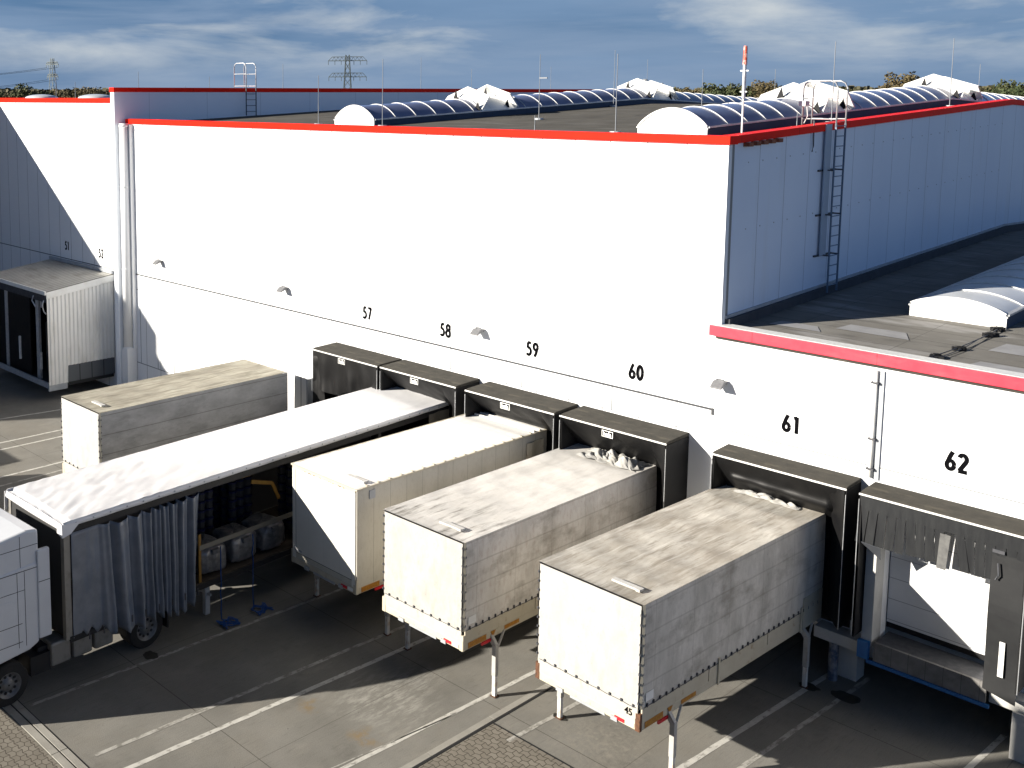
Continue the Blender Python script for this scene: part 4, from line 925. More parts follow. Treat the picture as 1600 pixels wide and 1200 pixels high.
# running gear
mb = MB(); mb.box(-.6, -.45, .4, TL-.3, .75, FZ-.15); mb.box(.45, .6, .4, TL-.3, .75, FZ-.15); mb.build('chassis_beam', 'chassis', st)
def wheel(parent, x, y, r=.5, w=.3, side=1):
    mb = MB(); n = 32
    prof = [(0, r*.60), (.02, r*.93), (.06, r), (w-.06, r), (w-.02, r*.93), (w, r*.60)]
    vs = [(x+side*(a-w), y+q*math.cos(2*PI*k/n), r+q*math.sin(2*PI*k/n)) for a, q in prof for k in range(n)]
    fs = [(i*n+k, i*n+(k+1) % n, (i+1)*n+(k+1) % n, (i+1)*n+k) for i in range(len(prof)-1) for k in range(n)]
    mb.add(vs, fs+[tuple(k for k in range(n))])
    t = mb.build('wheel', 'tyre', parent, smooth=False)
    mb = MB()
    prof = [(-.005, r*.60), (-.01, r*.55), (-.07, r*.50), (-.09, r*.30), (-.03, r*.26), (-.02, .02)]
    vs = [(x+side*a, y+q*math.cos(2*PI*k/n), r+q*math.sin(2*PI*k/n)) for a, q in prof for k in range(n)]
    fs = [(i*n+k, i*n+(k+1) % n, (i+1)*n+(k+1) % n, (i+1)*n+k) for i in range(len(prof)-1) for k in range(n)]
    mb.add(vs, fs); mb.build('rim', 'rim', t, smooth=True)
    mb = MB()
    for k in range(10):
        a = 2*PI*k/10; c_ = (x-side*.075, y+r*.40*math.cos(a), r+r*.40*math.sin(a)); mb.tube([c_, (c_[0]+side*.012, c_[1], c_[2])], .035, 8)
    mb.build('rim_hole', 'slot', t)
    return t
M['rim'] = mat('steel_rim', (.12, .12, .12), .5, .3, col2=(.19, .19, .19), noise_scale=8)
for y in (9.3, 10.6, 11.9):
    wheel(st, HW-.02, y, .5, .36, 1); wheel(st, -HW+.02, y, .5, .36, -1)
mb = MB(); mb.box(.75, .87, 4.4, 4.55, .05, 1.1); mb.box(-.87, -.75, 4.4, 4.55, .05, 1.1); mb.box(-1.0, 1.0, 4.45, 4.5, .6, .66); mb.build('landing_leg', 'grey_flash', st)

mb = MB(); mb.box(-HW, -HW+.5, 4.9, 8.9, .38, 1.05); mb.build('sun_block_box', 'chassis', st)  # hidden far-side box added to stop sun leaking under the trailer
mb = MB(); mb.box(-HW, -HW+.04, .4, 3.9, .45, 1.05); mb.build('sun_block_board', 'chassis', st)  # hidden far-side board added to block low sun under the floor
# cargo inside the open trailer
def in58(x, y): 
    c_, s_ = math.cos(RZ58), math.sin(RZ58); return (-9.42+x*c_-y*s_, -14.15+x*s_+y*c_)
def bale(x, y, s, lab):
    mb = MB()
    def fn(u, v):
        th = 2*PI*u; ph = PI*(v-.5)
        e = .45
        sg = lambda t: math.copysign(abs(t)**e, t)
        q = 1+.10*noise.noise(Vector((math.cos(th)*2, math.sin(th)*2, v*4+s)))
        return (.55*sg(math.cos(ph))*sg(math.cos(th))*q, .46*sg(math.cos(ph))*sg(math.sin(th))*q, .40+.38*sg(math.sin(ph))*q)
    mb.sheet(fn, 40, 20); o = mb.build('wrapped_bale', 'foil', None, smooth=True); p = in58(x, y); o.location = (p[0], p[1], FZ+.0); o.rotation_euler = (0, 0, RZ58); tag(o, lab, 'bale', 'foil wrapped bales in the open trailer')
    mb = MB(); mb.box(.50, .60, -.15, .08, .60, .72); mb.build('paper_label', 'foil', o)
bale(.62, 4.55, 1, 'foil wrapped bale nearest the bunched curtain')
bale(.62, 5.6, 2, 'foil wrapped bale in the middle of its row of three')
bale(.62, 6.65, 3, 'foil wrapped bale beside the dark side post')
def tubs(x, y, lab, nz_=7, seed=1):
    p = in58(x, y); r = root('tub_stack', lab, 'tub stack', (p[0], p[1], FZ), RZ58, 'pallets of stacked tubs in the open trailer')
    mb = MB()
    for i in range(5): mb.box(-.5, .5, -.40+i*.18, -.30+i*.18, .10, .13)
    for i in range(3): mb.box(-.5+i*.42, -.38+i*.42, -.4, .42, 0, .10)
    mb.build('pallet', 'carton', r)
    rnd = random.Random(seed); a = MB(); b = MB()
    for k in range(nz_):
        for ix in range(3):
            for iy in range(3):
                cx, cy = -.34+ix*.34, -.28+iy*.28; z = .14+k*.26
                a.tube([(cx, cy, z), (cx, cy, z+.19)], .115, 10, .135); b.tube([(cx, cy, z+.19), (cx, cy, z+.235)], .14, 10)
    a.build('tub', 'tub_shade', r, smooth=False); b.build('tub_lid', 'tub_blue', r)
tubs(.55, 6.75+1.3, 'stack of tubs with blue lids just past the dark side post', 8, 1)
tubs(-.65, 5.2, 'tall stack of blue lidded tubs behind the middle bale', 8, 2)
tubs(-.65, 6.6, 'tall stack of blue lidded tubs behind the last bale', 8, 3)
# blue straps hanging to the ground
def strap(y, lab, seed):
    px, py = in58(HW+.07, y)
    r = random.Random(seed); mb = MB(); pts = [(px, py, 2.05)]
    for i in range(1, 9): pts.append((px+.015*r.uniform(-1, 1), py+.015*r.uniform(-1, 1), 2.05-2.0*i/8))
    for i in range(26): pts.append((px+.22+.22*math.sin(i*1.3+seed)+.1*r.random(), py+.05+.24*math.cos(i*.9), .03+.05*abs(math.sin(i*1.7))))
    for a, b in zip(pts[:-1], pts[1:]): mb.bar(a, b, .035, .012)
    tag(mb.build('lashing_strap', 'strap'), lab, 'strap', 'blue lashing straps hanging off the trailer')
strap(4.55, 'blue lashing strap hanging nearest the curtain with its end in a tangle', 1)
strap(5.65, 'blue lashing strap hanging nearer the side post, coiled on the ground', 2)

# ------------------------------------------------------------------ tractor unit
tr = root('truck_tractor', 'white sleeper cab tractor unit coupled to the curtain trailer', 'truck', (-9.50, -14.72, 0), RZ58-.02)
# cab: y from 0 (rear) to -2.3 (front)
mb = MB(); CW = 1.22
prof = [(0, 1.25), (0, 3.25), (-.12, 3.42), (-2.0, 3.20), (-2.25, 2.4), (-2.35, 1.0), (-2.30, .55), (-1.35, .55), (-1.30, 1.0), (-1.1, 1.12), (-.35, 1.12), (-.3, 1.2)]
prof = [(.0, 1.28), (.02, 2.4), (.02, 3.12), (-.02, 3.2), (-2.0, 3.05), (-2.25, 2.4), (-2.35, 1.0), (-2.30, .55), (-1.30, .55), (-1.22, 1.05), (-.25, 1.16)]
mb.prism([(-CW, y, z) for y, z in prof], (2*CW, 0, 0)); mb.build('cab_body', 'cab', tr, bevel=.05)
mb = MB(); mb.prism([(-CW*.985, y, z) for y, z in ((.05, 3.08), (.05, 3.93), (-.25, 3.97), (-.95, 3.88), (-1.65, 3.62), (-2.12, 3.14), (-2.1, 3.04))], (2*CW*.985, 0, 0)); mb.build('roof_fairing', 'cab', tr, bevel=.09)
mb = MB(); mb.box(CW*.985-.002, CW*.985+.004, -2.0, .02, 3.60, 3.612); mb.box(CW*.985-.002, CW*.985+.004, -.42, -.41, 3.15, 3.88); mb.build('fairing_gap', 'slot', tr)
mb = MB(); mb.box(CW-.10, CW+.03, -.02, .30, 1.35, 3.45); mb.box(-CW-.03, -CW+.10, -.02, .30, 1.35, 3.45); mb.build('side_fairing', 'cab', tr, bevel=.03)
dk = MB()
for y in (-.52, -.34): dk.box(CW-.0, CW+.004, y, y+.010, 1.3, 3.05)
dk.box(CW, CW+.004, -2.1, -.02, 3.06, 3.075); dk.box(CW, CW+.004, -2.1, -.34, 2.62, 2.63); dk.box(CW, CW+.004, -1.1, -.42, 1.42, 1.432); dk.box(CW, CW+.004, -1.1, -.42, 1.85, 1.862); dk.box(CW+.028, CW+.034, .0, .28, 2.70, 2.715)
dk.build('panel_gap', 'slot', tr)
mb = MB(); mb.box(CW-.003, CW+.006, -.98, -.6, 2.02, 2.45); mb.build('locker_panel', 'cab', tr, bevel=.01)
mb = MB(); mb.box(CW, CW+.006, -2.1, -1.25, 2.0, 2.85); mb.build('side_window', 'glass_dark', tr)
mb = MB(); mb.add([(-CW+.1, -2.365, 1.85), (CW-.1, -2.365, 1.85), (CW-.12, -2.2, 2.75), (-CW+.12, -2.2, 2.75)], [(0, 1, 2, 3)]); mb.build('windscreen', 'glass_dark', tr)
mb = MB(); mb.box(CW-.02, CW+.02, -1.2, -1.12, 1.18, 1.26); mb.build('side_marker', 'red_lamp', tr)
wheel(tr, 1.20, -.78, .5, .32, 1); wheel(tr, -1.20, -.78, .5, .32, -1)
wheel(tr, 1.17, 2.95, .51, .55, 1); wheel(tr, -1.17, 2.95, .51, .55, -1)
mb = MB(); mb.box(-.5, -.38, -1.5, 3.8, .6, .85); mb.box(.38, .5, -1.5, 3.8, .6, .85); mb.box(-.45, .45, 2.6, 3.3, .85, 1.0); mb.build('chassis_frame', 'chassis', tr)
mb = MB(); mb.box(.5, 1.0, .05, 2.3, .85, 1.0); mb.box(.5, 1.12, -.2, .3, .45, .9); mb.build('underbody', 'chassis', tr)
for a, b in ((.30, .82), (.88, 1.40), (1.46, 1.98), ):
    mb = MB(); mb.box(.60, 1.18, a, b, .50, 1.08); mb.build('fuel_tank', M['tank'], tr, bevel=.06)
mb = MB(); mb.box(1.0, 1.22, 3.52, 3.56, .35, 1.05); mb.build('mudguard', 'chassis', tr)
mb = MB(); mb.sheet(lambda u, v: (.70+.48*v, 2.95+.62*math.cos(PI*u), .52+.60*math.sin(PI*u)), 16, 2); mb.build('wheel_arch', 'chassis', tr, solid=.02)

# ------------------------------------------------------------------ roof skylights
def zup(y, z0, s): return z0+s*(y if y < YR else 2*YR-y)
def skylight(x0, w, ya, yb, z0, s, curb, rise, glz, lab, ribs=1.12, vents=()):
    r = root('barrel_skylight', lab, 'skylight', (x0, ya, 0), 0, 'long barrel skylights on the warehouse roofs')
    nseg = 20
    def arch(u, y, dz=0, sc=1):
        x = w*u; hh = rise*(1-(2*u-1)**2)**.9
        return (x, y-ya, zup(y, z0, s)+curb+hh*sc+dz)
    ys = [ya+i*.5 for i in range(int((yb-ya)/.5)+1)]
    mb = MB(); vs = [arch(k/nseg, y) for y in ys for k in range(nseg+1)]; n = nseg+1
    mb.add(vs, [(i*n+k, i*n+k+1, (i+1)*n+k+1, (i+1)*n+k) for i in range(len(ys)-1) for k in range(nseg)]); mb.build('glazing', glz, r, smooth=True)
    mb = MB()
    for xa, xb in ((-.03, .05), (w-.05, w+.03)):
        ps = [ys[0], YR, ys[-1]] if ys[-1] > YR else [ys[0], ys[-1]]
        for y0, y1 in zip(ps[:-1], ps[1:]):
            za, zb_ = zup(y0, z0, s), zup(y1, z0, s)
            mb.add([(x, y-ya, z) for x in (xa, xb) for y, z in ((y0, za-.05), (y0, za+curb-.03), (y1, zb_+curb-.03), (y1, zb_-.05))], [(0, 1, 2, 3), (7, 6, 5, 4), (0, 4, 5, 1), (1, 5, 6, 2), (2, 6, 7, 3), (3, 7, 4, 0)])
    mb.build('kerb_wall', 'kerb_metal', r)
    mb = MB()
    for xa, xb in ((-.06, .06), (w-.06, w+.06)):
        ps = [ys[0], YR, ys[-1]] if ys[-1] > YR else [ys[0], ys[-1]]
        for y0, y1 in zip(ps[:-1], ps[1:]): mb.bar(((xa+xb)/2, y0-ya, zup(y0, z0, s)+curb-.0), ((xa+xb)/2, y1-ya, zup(y1, z0, s)+curb-.0), .12, .05)
    mb.build('side_rail', 'galv', r)
    mb = MB(); y = ya+ribs
    while y < yb-.2:
        mb.tube([arch(k/nseg, y, .012) for k in range(nseg+1)], .017, 6); y += ribs
    mb.build('rib', 'strip_white', r)
    for y in (ya, yb):
        mb = MB(); a = [arch(k/nseg, y) for k in range(nseg+1)]; z_ = zup(y, z0, s)
        mb.prism(a[::-1]+[(0, y-ya, z_+curb-.04), (w, y-ya, z_+curb-.04)], (0, -.03 if y == ya else .03, 0)); mb.build('end_panel', 'skylight_white', r)
        mb = MB(); mb.box(-.02, w+.02, y-ya-.05, y-ya+.02, z_-.05, z_+curb-.045); mb.build('end_kerb', 'skylight_white', r)
        mb = MB(); mb.tube([(p[0], p[1]-.03, p[2]+.012) for p in a], .035, 6); mb.box(-.05, w+.05, y-ya-.075, y-ya-.05, z_+curb-.06, z_+curb-.02); mb.build('end_trim', 'strip_white', r)
    # open smoke vents: two lids swung up at the ends of each opening
    for yv in vents:
        for sgn, yy in ((-1, yv), (1, yv+2.3)):
            mb = MB(); zc = zup(yy, z0, s)+curb; y_ = yy-ya; tl_ = -sgn*.50
            U_ = (-.05, .46, 1.05)
            bot = [(w*U_[0], y_, zc+.08), (w*U_[1], y_, zc+rise+.02), (w*U_[2], y_, zc+.08)]
            top = [(w*U_[0]+.04, y_+tl_, zc+.60), (w*U_[1], y_+tl_*1.1, zc+1.00), (w*U_[2]-.04, y_+tl_, zc+.62)]
            mb.add(bot+top, [(0, 1, 4, 3), (1, 2, 5, 4)])
            lid = mb.build('vent_lid', 'skylight_white', r, solid=.05)
            for px, ww, hh_ in ((.40, .26, .40), (.95, .30, .34)):
                x = w*px; zb_ = zc+rise*(1-(2*px-1)**2)*(.9 if px < .9 else .2)+.03; yf = y_-.10 if sgn < 0 else y_-.52
                mb = MB(); mb.prism([(x-ww/2, yf, zb_), (x+ww/2, yf, zb_), (x+ww*.15, yf, zb_+hh_)], (0, .03, 0)); mb.build('lid_bracket', 'black', lid)
        mb = MB()
        for y in (yv, yv+2.3): mb.tube([arch(k/nseg, y, .03) for k in range(nseg+1)], .05, 6)
        mb.build('vent_frame', 'strip_white', r)
        mb = MB(); vs = [arch(k/nseg, y, .025) for y in (yv+.1, yv+1.2, yv+2.2) for k in range(nseg+1)]; n = nseg+1
        mb.add(vs, [(i*n+k, i*n+k+1, (i+1)*n+k+1, (i+1)*n+k) for i in range(2) for k in range(nseg)]); mb.build('vent_cover', 'skylight_white', r, smooth=True)
    return r
M['kerb_metal'] = lines(mat('kerb_metal', (.018, .036, .072), .7, 0, col2=(.024, .046, .086), noise_scale=2), 'Y', 1.12, .02, (.02, .02, .03), 0, .9)
skylight(-17.56, 2.14, 2.8, 39, RZ, SL, .25, .50, M['glaze'], 'long barrel skylight on the main roof, the one farther from the ladder', vents=(8.8, 21.4))
skylight(-4.22, 2.14, 2.7, 39, RZ, SL, .25, .50, M['glaze'], 'long barrel skylight on the main roof next to the ladder', vents=(9.6, 21.6))
skylight(2.74, 2.16, 4.62, 30, LR0, LS, .32, .25, M['glaze_low'], 'pale flat barrel skylight on the low roof', ribs=1.3)
for i, x in enumerate((-44.5, -38.2)):
    r = root('roof_dome', ('roof dome on the left warehouse, the one near the frame edge', 'roof dome on the left warehouse close to the fire wall')[i], 'roof dome', (x, 4, 13.4), 0, 'pale domes on the left warehouse roof')
    mb = MB(); mb.sheet(lambda u, v: (.95*math.cos(2*PI*u)*math.cos(PI/2*v), .95*math.sin(2*PI*u)*math.cos(PI/2*v), .14+.22*math.sin(PI/2*v)), 24, 6); mb.build('dome', 'glaze_low', r, smooth=True)
    mb = MB(); mb.box(-1, 1, -1, 1, 0, .14); mb.build('kerb', 'grey_flash', r)

# ------------------------------------------------------------------ lightning rods
RODS = [(-18.36, 2.6, 12.5, 14.43, 'rod left of the farther skylight'), (-14.95, 2.75, 12.5, 14.98, 'rod right of the farther skylight end'),
        (-12.0, 8.17, 12.72, 15.18, 'rod with a cross arm beside the first open vents'), (-15.2, 17.9, 13.1, 15.7, 'tall rod behind the grey roof in front of the second vents'),
        (-5.15, 2.9, 12.5, 14.87, 'rod left of the nearer skylight end'), (-9.0, 14.66, 12.98, 14.66, 'rod in the middle of the grey roof'),
        (-7.45, 2.0, 12.48, 13.03, 'short rod behind the red edge, middle'), (-1.50, 9.1, 12.75, 15.28, 'rod behind the ladder guard rails'),
        (-1.68, 19.47, 13.17, 15.72, 'tall rod near the ridge at the right'), (-1.36, 6.49, 12.65, 13.14, 'short rod left of the ladder guard rails'),
        (-5.02, 33, 12.7, 15.09, 'far rod behind the ridge at the right'), (-11.6, 26, 13.0, 14.87, 'rod behind the nearer skylight, near the antenna mast'), (-24.8, 36, 12.55, 15.9, 'rod behind the second vents of the farther skylight'),
        (-36, 5.33, 13.4, 14.93, 'first rod on the left warehouse past the corner'), (-36, 9.93, 13.4, 14.71, 'rod on the left warehouse left of the far ladder'),
        (-36, 15.23, 13.4, 15.51, 'rod on the left warehouse right of the far ladder'), (-36, 27.0, 13.4, 16.13, 'rod on the left warehouse right of the near pylon'),
        (-36, 32.06, 13.4, 15.45, 'rod on the left warehouse above the first open vents'), (-36, 41.0, 13.4, 15.76, 'farthest rod on the left warehouse'),
        (-36.4, -1.46+2.2, 13.4, 14.8, 'rod at the frame edge on the left warehouse'), (-36, 1.6, 13.4, 14.37, 'rod on the left warehouse near the lattice pylon'), (-36, 8.3, 13.4, 14.2, 'short stub on the left warehouse')]
for x, y, z0, z1, lb in RODS:
    r = root('lightning_rod', 'thin '+lb, 'lightning rod', (x, y, z0), 0, 'lightning rods on the roofs')
    mb = MB(); mb.tube([(0, 0, .05), (0, 0, (z1-z0)*.45)], .017, 6); mb.tube([(0, 0, (z1-z0)*.45), (0, 0, z1-z0)], .012, 6); mb.build('rod', 'pole', r)
    mb = MB(); mb.tube([(0, 0, -.02), (0, 0, .07)], .17, 10); mb.build('foot', 'grey_flash', r)
    if 'cross arm' in lb: mb = MB(); mb.box(-.01, .35, -.02, .02, 1.55, 1.60); mb.build('cross_arm', 'pole', r)
# antenna mast with red top
r = root('antenna_mast', 'slim mast with red white top at the roof corner', 'mast', (-1.60, 3.7, 12.5))
mb = MB(); mb.tube([(0, 0, 0), (0, 0, 1.65)], .028, 8); mb.build('pole', 'white_metal', r)
mb = MB(); mb.tube([(0, 0, 1.05), (0, 0, 1.98)], .05, 10); mb.build('sleeve', 'galv', r)
mb = MB(); mb.tube([(0, 0, 1.98), (0, 0, 2.42), (0, 0, 2.50)], .06, 10, .045); mb.build('red_top', mat('red_top', (.55, .09, .05), .5, col2=(.75, .5, .45), noise_scale=9, lo=.5, hi=.6), r)
mb = MB(); mb.box(-.12, .12, -.015, .015, 1.80, 1.83); mb.box(-.10, .10, -.015, .015, 1.22, 1.25); mb.build('clamp', 'galv', r)
for x, y, z0, h, rr, lb in ((-23.06, 33.0, 12.7, 1.75, .16, 'bright metal flue shining behind the second vents'), (-21.93, 33.0, 12.75, 1.45, .10, 'dark capped flue right of the shining one')):
    r = root('flue', lb, 'flue', (x, y, z0)); mb = MB(); mb.tube([(0, 0, 0), (0, 0, h)], rr, 12); mb.build('pipe', 'galv' if rr > .12 else 'steel_dark', r, smooth=True)
    mb = MB(); mb.tube([(0, 0, h+.05), (0, 0, h+.16)], rr*1.5, 12, rr*.6); mb.build('cap', 'galv', r)
# lightning cable with holders on low roof
r = root('roof_cable', 'lightning cable with black holders crossing the low roof', 'cable', (0, 0, 0))
mb = MB(); P_ = [(4.62, .25), (4.72, .75), (4.83, 1.7), (4.90, 3.4), (4.86, 4.5)]
mb.tube([(x, y, LR0+LS*y+.06) for x, y in P_], .012, 5); mb.tube([(x+.12*math.sin(i*1.2), y, LR0+LS*y+.05) for i, (x, y) in enumerate(P_)], .010, 5); mb.build('cable', 'steel_dark', r)
for x, y in ((4.70, .70), (4.83, 1.70), (4.90, 3.45), (4.86, 4.25)):
    mb = MB(); z = LR0+LS*y
    for k in range(6):
        a = random.Random(k+int(y*10)); mb.box(x-.16+a.random()*.2, x-.02+a.random()*.2, y-.12+a.random()*.15, y+a.random()*.15, z, z+.05+.06*a.random(), rz=a.random())
    mb.build('cable_holder', 'black', r)
# moss tuft at the roof corner
mb = MB(); rnd = random.Random(8)
for i in range(260):
    a = rnd.uniform(0, 2*PI); q = rnd.random()**.5; x = .42*q*math.cos(a); y = .22*q*math.sin(a); h = .10+.12*(1-q)*rnd.random()
    dx = rnd.uniform(-.04, .04); mb.add([(x-.012, y, 0), (x+.012, y, 0), (x+dx, y+rnd.uniform(-.03, .03), h)], [(0, 1, 2)])
o = mb.build('moss_tuft', 'moss'); o.location = (-1.55, .75, 12.45); tag(o, 'small tuft of moss growing behind the red edge near the mast', 'moss')

# ------------------------------------------------------------------ ladders
def ladder(loc, z0, z1, top, lab, mirror=1, full=True):
    r = root('roof_ladder', lab, 'ladder', loc)
    for y in (0, .6):
        mb = MB(); mb.bar((.25, y, z0), (.25, y, z1), .045, .03); mb.build('stile', 'ladder_blue' if full else 'steel_dark', r)
        mb = MB(); pts = [(.25, y, z1-.1), (.25, y, top-.2), (.19, y, top-.06), (.05, y, top), (-.5, y, top), (-.64, y, top-.06), (-.70, y, top-.2), (-.70, y, z1-.05)]
        mb.tube(pts, .024, 8); mb.build('guard_rail', 'galv', r, smooth=True)
        mb = MB(); mb.tube([(.25, y, z1+.12), (-.70, y, z1+.12)], .018, 6); mb.tube([(.25, y, z1+.70), (-.70, y, z1+.70)], .018, 6); mb.build('knee_rail', 'galv', r)
    z = z0+.2; 
    mb = MB()
    while z < z1: mb.tube([(.25, 0, z), (.25, .6, z)], .015, 6); z += .28
    mb.build('rungs', 'ladder_blue' if full else 'steel_dark', r)
    if full:
        mb = MB()
        for zz in (z0+1.05, z0+2.2, z0+3.45): mb.bar((.02, -.45, zz), (.02, .62, zz), .05); mb.bar((.0, 0, zz), (.25, 0, zz), .04); mb.bar((.0, .6, zz), (.25, .6, zz), .04)
        mb.build('wall_bracket', 'steel_dark', r)
        mb = MB(); mb.box(.06, .09, -.22, .14, z0+1.05, z1-.02); mb.build('fall_guard_panel', 'ladder_panel', r)
        mb = MB(); mb.box(-.76, -.56, -.16, .10, z1+.48, z1+.62); mb.tube([(-.55, -.1, z1+.6), (-.5, -.12, z1+.2), (-.6, -.1, z1)], .012, 5); mb.build('anchor_box', 'white_metal', r)
        mb = MB(); mb.tube([(.02, -.85, z1+.1), (.04, -.86, z1-.6), (.05, -.95, z1-.75)], .018, 6); mb.build('safety_line', 'steel_dark', r)
    return r
M['ladder_blue'] = mat('ladder_steel', (.10, .15, .22), .5, .3, col2=(.14, .19, .26), noise_scale=8)
M['ladder_panel'] = mat('ladder_panel', (.36, .43, .52), .6, .2)
ladder((0, 5.38, 0), 8.10, 12.85, 14.03, 'tall steel ladder with curved guard rails on the shaded side wall')
ladder((-28.44, 6.55, 0), 12.70, 14.0, 15.22, 'small ladder with guard rails over the far fire wall', full=False)

# ------------------------------------------------------------------ pylons
def pylon(loc, h, arm_z, arm_w, rz, lab, wires=None):
    r = root('pylon', lab, 'pylon', loc, rz, 'lattice power pylons far behind')
    mb = MB()
    def hw(z): return 1.7*(1-z/h)+.75
    zs = [i*h/9 for i in range(10)]
    for sx in (-1, 1):
        for sy in (-1, 1):
            mb.bar((sx*hw(0), sy*hw(0), 0), (sx*.75, sy*.75, h), .26)
    for a, b in zip(zs[:-1], zs[1:]):
        for s_ in (-1, 1):
            mb.bar((-hw(a), s_*hw(a), a), (hw(b), s_*hw(b), b), .13); mb.bar((hw(a), s_*hw(a), a), (-hw(b), s_*hw(b), b), .13)
            mb.bar((s_*hw(a), -hw(a), a), (s_*hw(b), hw(b), b), .13); mb.bar((s_*hw(a), hw(a), a), (s_*hw(b), -hw(b), b), .13)
    mb.build('lattice_tower', 'pylon', r)
    for z, w in zip(arm_z, arm_w):
        mb = MB()
        for y in (-.6, .6):
            mb.bar((-w, y*.3, z), (w, y*.3, z), .32); mb.bar((-w*.8, y*.5, z+1.7), (w*.8, y*.5, z+1.7), .28)
            mb.bar((-w, y*.3, z), (-w*.8, y*.5, z+1.7), .16); mb.bar((w, y*.3, z), (w*.8, y*.5, z+1.7), .16)
            k = -4
            while k < 4:
                mb.bar((w*.2*k, y*.4, z), (w*.2*(k+1)-w*.1, y*.4, z+1.7), .10); mb.bar((w*.2*(k+1)-w*.1, y*.4, z+1.7), (w*.2*(k+1), y*.4, z), .10); k += 1
        mb.build('cross_arm', 'pylon', r)
        mb = MB()
        for k in (-1, -.66, -.33, .33, .66, 1): mb.bar((w*k, 0, z), (w*k, 0, z-1.8), .22)
        mb.build('insulator', 'pylon', r)
    if wires:
        mb = MB()
        for z in wires:
            for k in (-1, 1):
                pts = [(arm_w[0]*k, -t*330, z-2+30*(4*(t-.5)**2-1)*.35*1.0) for t in [i/20 for i in range(21)]]; mb.tube(pts, .09, 4)
        mb.build('conductor', 'wire', r)
    return r
pylon((-608.8, 295.7, 0), 37.5, (25.8, 33.4), (4.6, 5.2), R(18), 'distant double armed pylon at the left with wires', wires=(26, 33.6))
pylon((-339.5, 300.3, 0), 31.6, (21.9, 29.0), (8.4, 8.6), R(40), 'distant wide armed pylon behind the red edged fire wall')

# ------------------------------------------------------------------ trees on the horizon
def tree_proto(seed, h, rx, leaf, dens=1500, conic=0, size=.5):
    rnd = random.Random(seed); r = root('tree', 'far tree', 'tree')
    mb = MB(); mb.tube([(0, 0, 0), (.1, 0, h*.35), (0, .1, h*.8)], .30, 7, .08)
    for i in range(7):
        a = rnd.uniform(0, 2*PI); z = h*rnd.uniform(.25, .6); mb.tube([(0, 0, z), (rx*.6*math.cos(a), rx*.6*math.sin(a), z+h*.22)], .12, 5, .04)
    mb.build('trunk', 'bark', r)
    mb = MB(); cl = []
    for i in range(16):
        a = rnd.uniform(0, 2*PI); q = rnd.random()**.5; z = rnd.uniform(.22, .92); rr = rx*(1-.6*abs(z-.5)**1.3*2*.6)
        cl.append((Vector((rr*.72*q*math.cos(a), rr*.72*q*math.sin(a), h*z)), rx*rnd.uniform(.28, .45)))
    for i in range(dens):
        c_, cr_ = rnd.choice(cl); d = Vector((rnd.gauss(0, 1), rnd.gauss(0, 1), rnd.gauss(0, .8))).normalized()*cr_*rnd.random()**.33
        p = c_+d; n_ = Vector((rnd.gauss(0, 1), rnd.gauss(0, 1), rnd.gauss(0, 1)+.5)).normalized(); u = n_.orthogonal().normalized()*size*rnd.uniform(.5, 1); v = n_.cross(u)*.7
        mb.add([p-u, p-v, p+u, p+v], [(0, 1, 2, 3)])
    mb.build('crown', leaf, r); return r
protos = [tree_proto(1, 15, 5, 'leaf'), tree_proto(2, 16, 4, 'leaf2', 900, size=.4), tree_proto(3, 14, 5.5, 'leaf3', 1800), tree_proto(4, 15, 4.5, 'leaf2')]
tnames = ['green', 'thin yellowish', 'dense dark green', 'ochre']
CX, CY = 13.32, -25.07
def polar(px_frac, dist):   # bearings given as a fraction between two landmark bearings seen from the camera tower
    a = math.atan2(141.65+25.07, -350.28-13.32); b = math.atan2(359.82+25.07, -95.6-13.32)
    return a+(b-a)*px_frac
used = set(); rnd = random.Random(21); cnt = 0
def bearing(px):
    # direction across the horizon for landmarks listed in the survey table
    x = (px-482.364)/1671.8; f = Vector((-math.sin(yaw), math.cos(yaw))); r_ = Vector((math.cos(yaw), math.sin(yaw))); d = f+r_*x; return d.normalized()
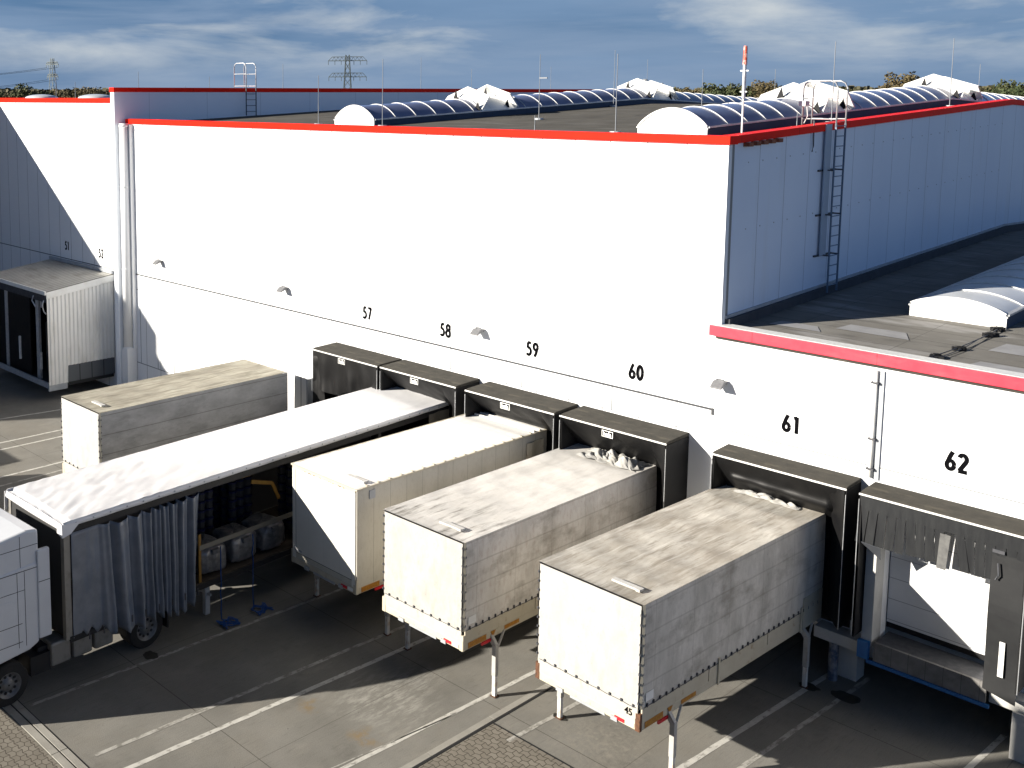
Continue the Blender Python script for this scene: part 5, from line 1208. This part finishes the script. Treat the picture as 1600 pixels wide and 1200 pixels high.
TREES = [(-10, 420, 1.18, 0), (8, 430, 1.0, 1), (22, 415, 1.02, 3), (38, 400, 1.22, 0), (53, 405, 1.08, 3), (70, 402, 1.16, 2), (84, 430, 1.0, 3), (98, 410, 1.10, 1), (112, 440, 1.0, 3), (128, 405, 1.12, 1), (138, 430, 1.12, 1), (146, 400, 1.13, 1), (154, 410, 1.12, 1), (166, 430, 1.05, 3),
         (1012, 430, 1.06, 3), (1026, 440, 1.05, 1), (1040, 420, 1.08, 0), (1052, 435, 1.08, 3), (1064, 425, 1.10, 1), (1076, 440, 1.08, 3), (1088, 430, 1.12, 3), (1100, 380, 1.12, 2), (1110, 345, 1.14, 0), (1122, 340, 1.12, 2), (1134, 345, 1.20, 2), (1146, 342, 1.14, 0), (1158, 350, 1.12, 2), (1170, 430, 1.10, 3), (1182, 380, 1.18, 1), (1192, 375, 1.22, 1), (1204, 400, 1.16, 3), (1216, 420, 1.06, 3),
         (1376, 420, 1.10, 1), (1392, 370, 1.22, 3), (1402, 360, 1.34, 1), (1412, 365, 1.34, 3), (1422, 380, 1.26, 1), (1436, 400, 1.1, 1), (1548, 400, 1.12, 0), (1560, 380, 1.16, 2), (1573, 390, 1.20, 0), (1586, 370, 1.18, 2), (1600, 380, 1.20, 0), (1616, 380, 1.15, 3)]
zone = lambda px: 'behind the left roof' if px < 300 else ('between skylights and mast' if px < 1250 else ('right of the ladder rails' if px < 1500 else 'at the right end of the roof'))
for i, (px, dist, s_, k) in enumerate(TREES):
    d = bearing(px); p = Vector((CX, CY))+d*dist
    o = protos[k] if k not in used else copy_tree(protos[k]); used.add(k)
    o.location = (p.x, p.y, 0); o.scale = (s_, s_, s_*.98); o.rotation_euler = (0, 0, i*1.7)
    tag(o, '%s tree on the horizon %s' % (tnames[k], zone(px)), 'tree', 'trees on the horizon, %s %s' % (tnames[k], zone(px)))
# far-off wood: one mass
mb = MB(); rnd = random.Random(5)
for i in range(16000):
    px = rnd.choice((rnd.uniform(-160, 320), rnd.uniform(960, 1760))); d = bearing(px); q = Vector((CX, CY))+d*rnd.uniform(445, 520)
    top = 15.9+1.0*noise.noise(Vector((px*.02, 0, 3)))+.9*noise.noise(Vector((px*.11, 0, 5)))
    z = top*(1-rnd.random()**2.2*.8); n_ = Vector((rnd.gauss(0, 1), rnd.gauss(0, 1), rnd.gauss(0, 1))).normalized(); u = n_.orthogonal().normalized()*rnd.uniform(.6, 1.3); v = n_.cross(u)
    p = Vector((q.x, q.y, z)); mb.add([p-u, p-v, p+u, p+v], [(0, 1, 2, 3)])
tag(mb.build('woodland', mat('wood_leaf', (.045, .046, .02), .8, col2=(.085, .07, .032), noise_scale=.05, coord='Object')), 'low band of mixed woodland on the horizon', kind='stuff')
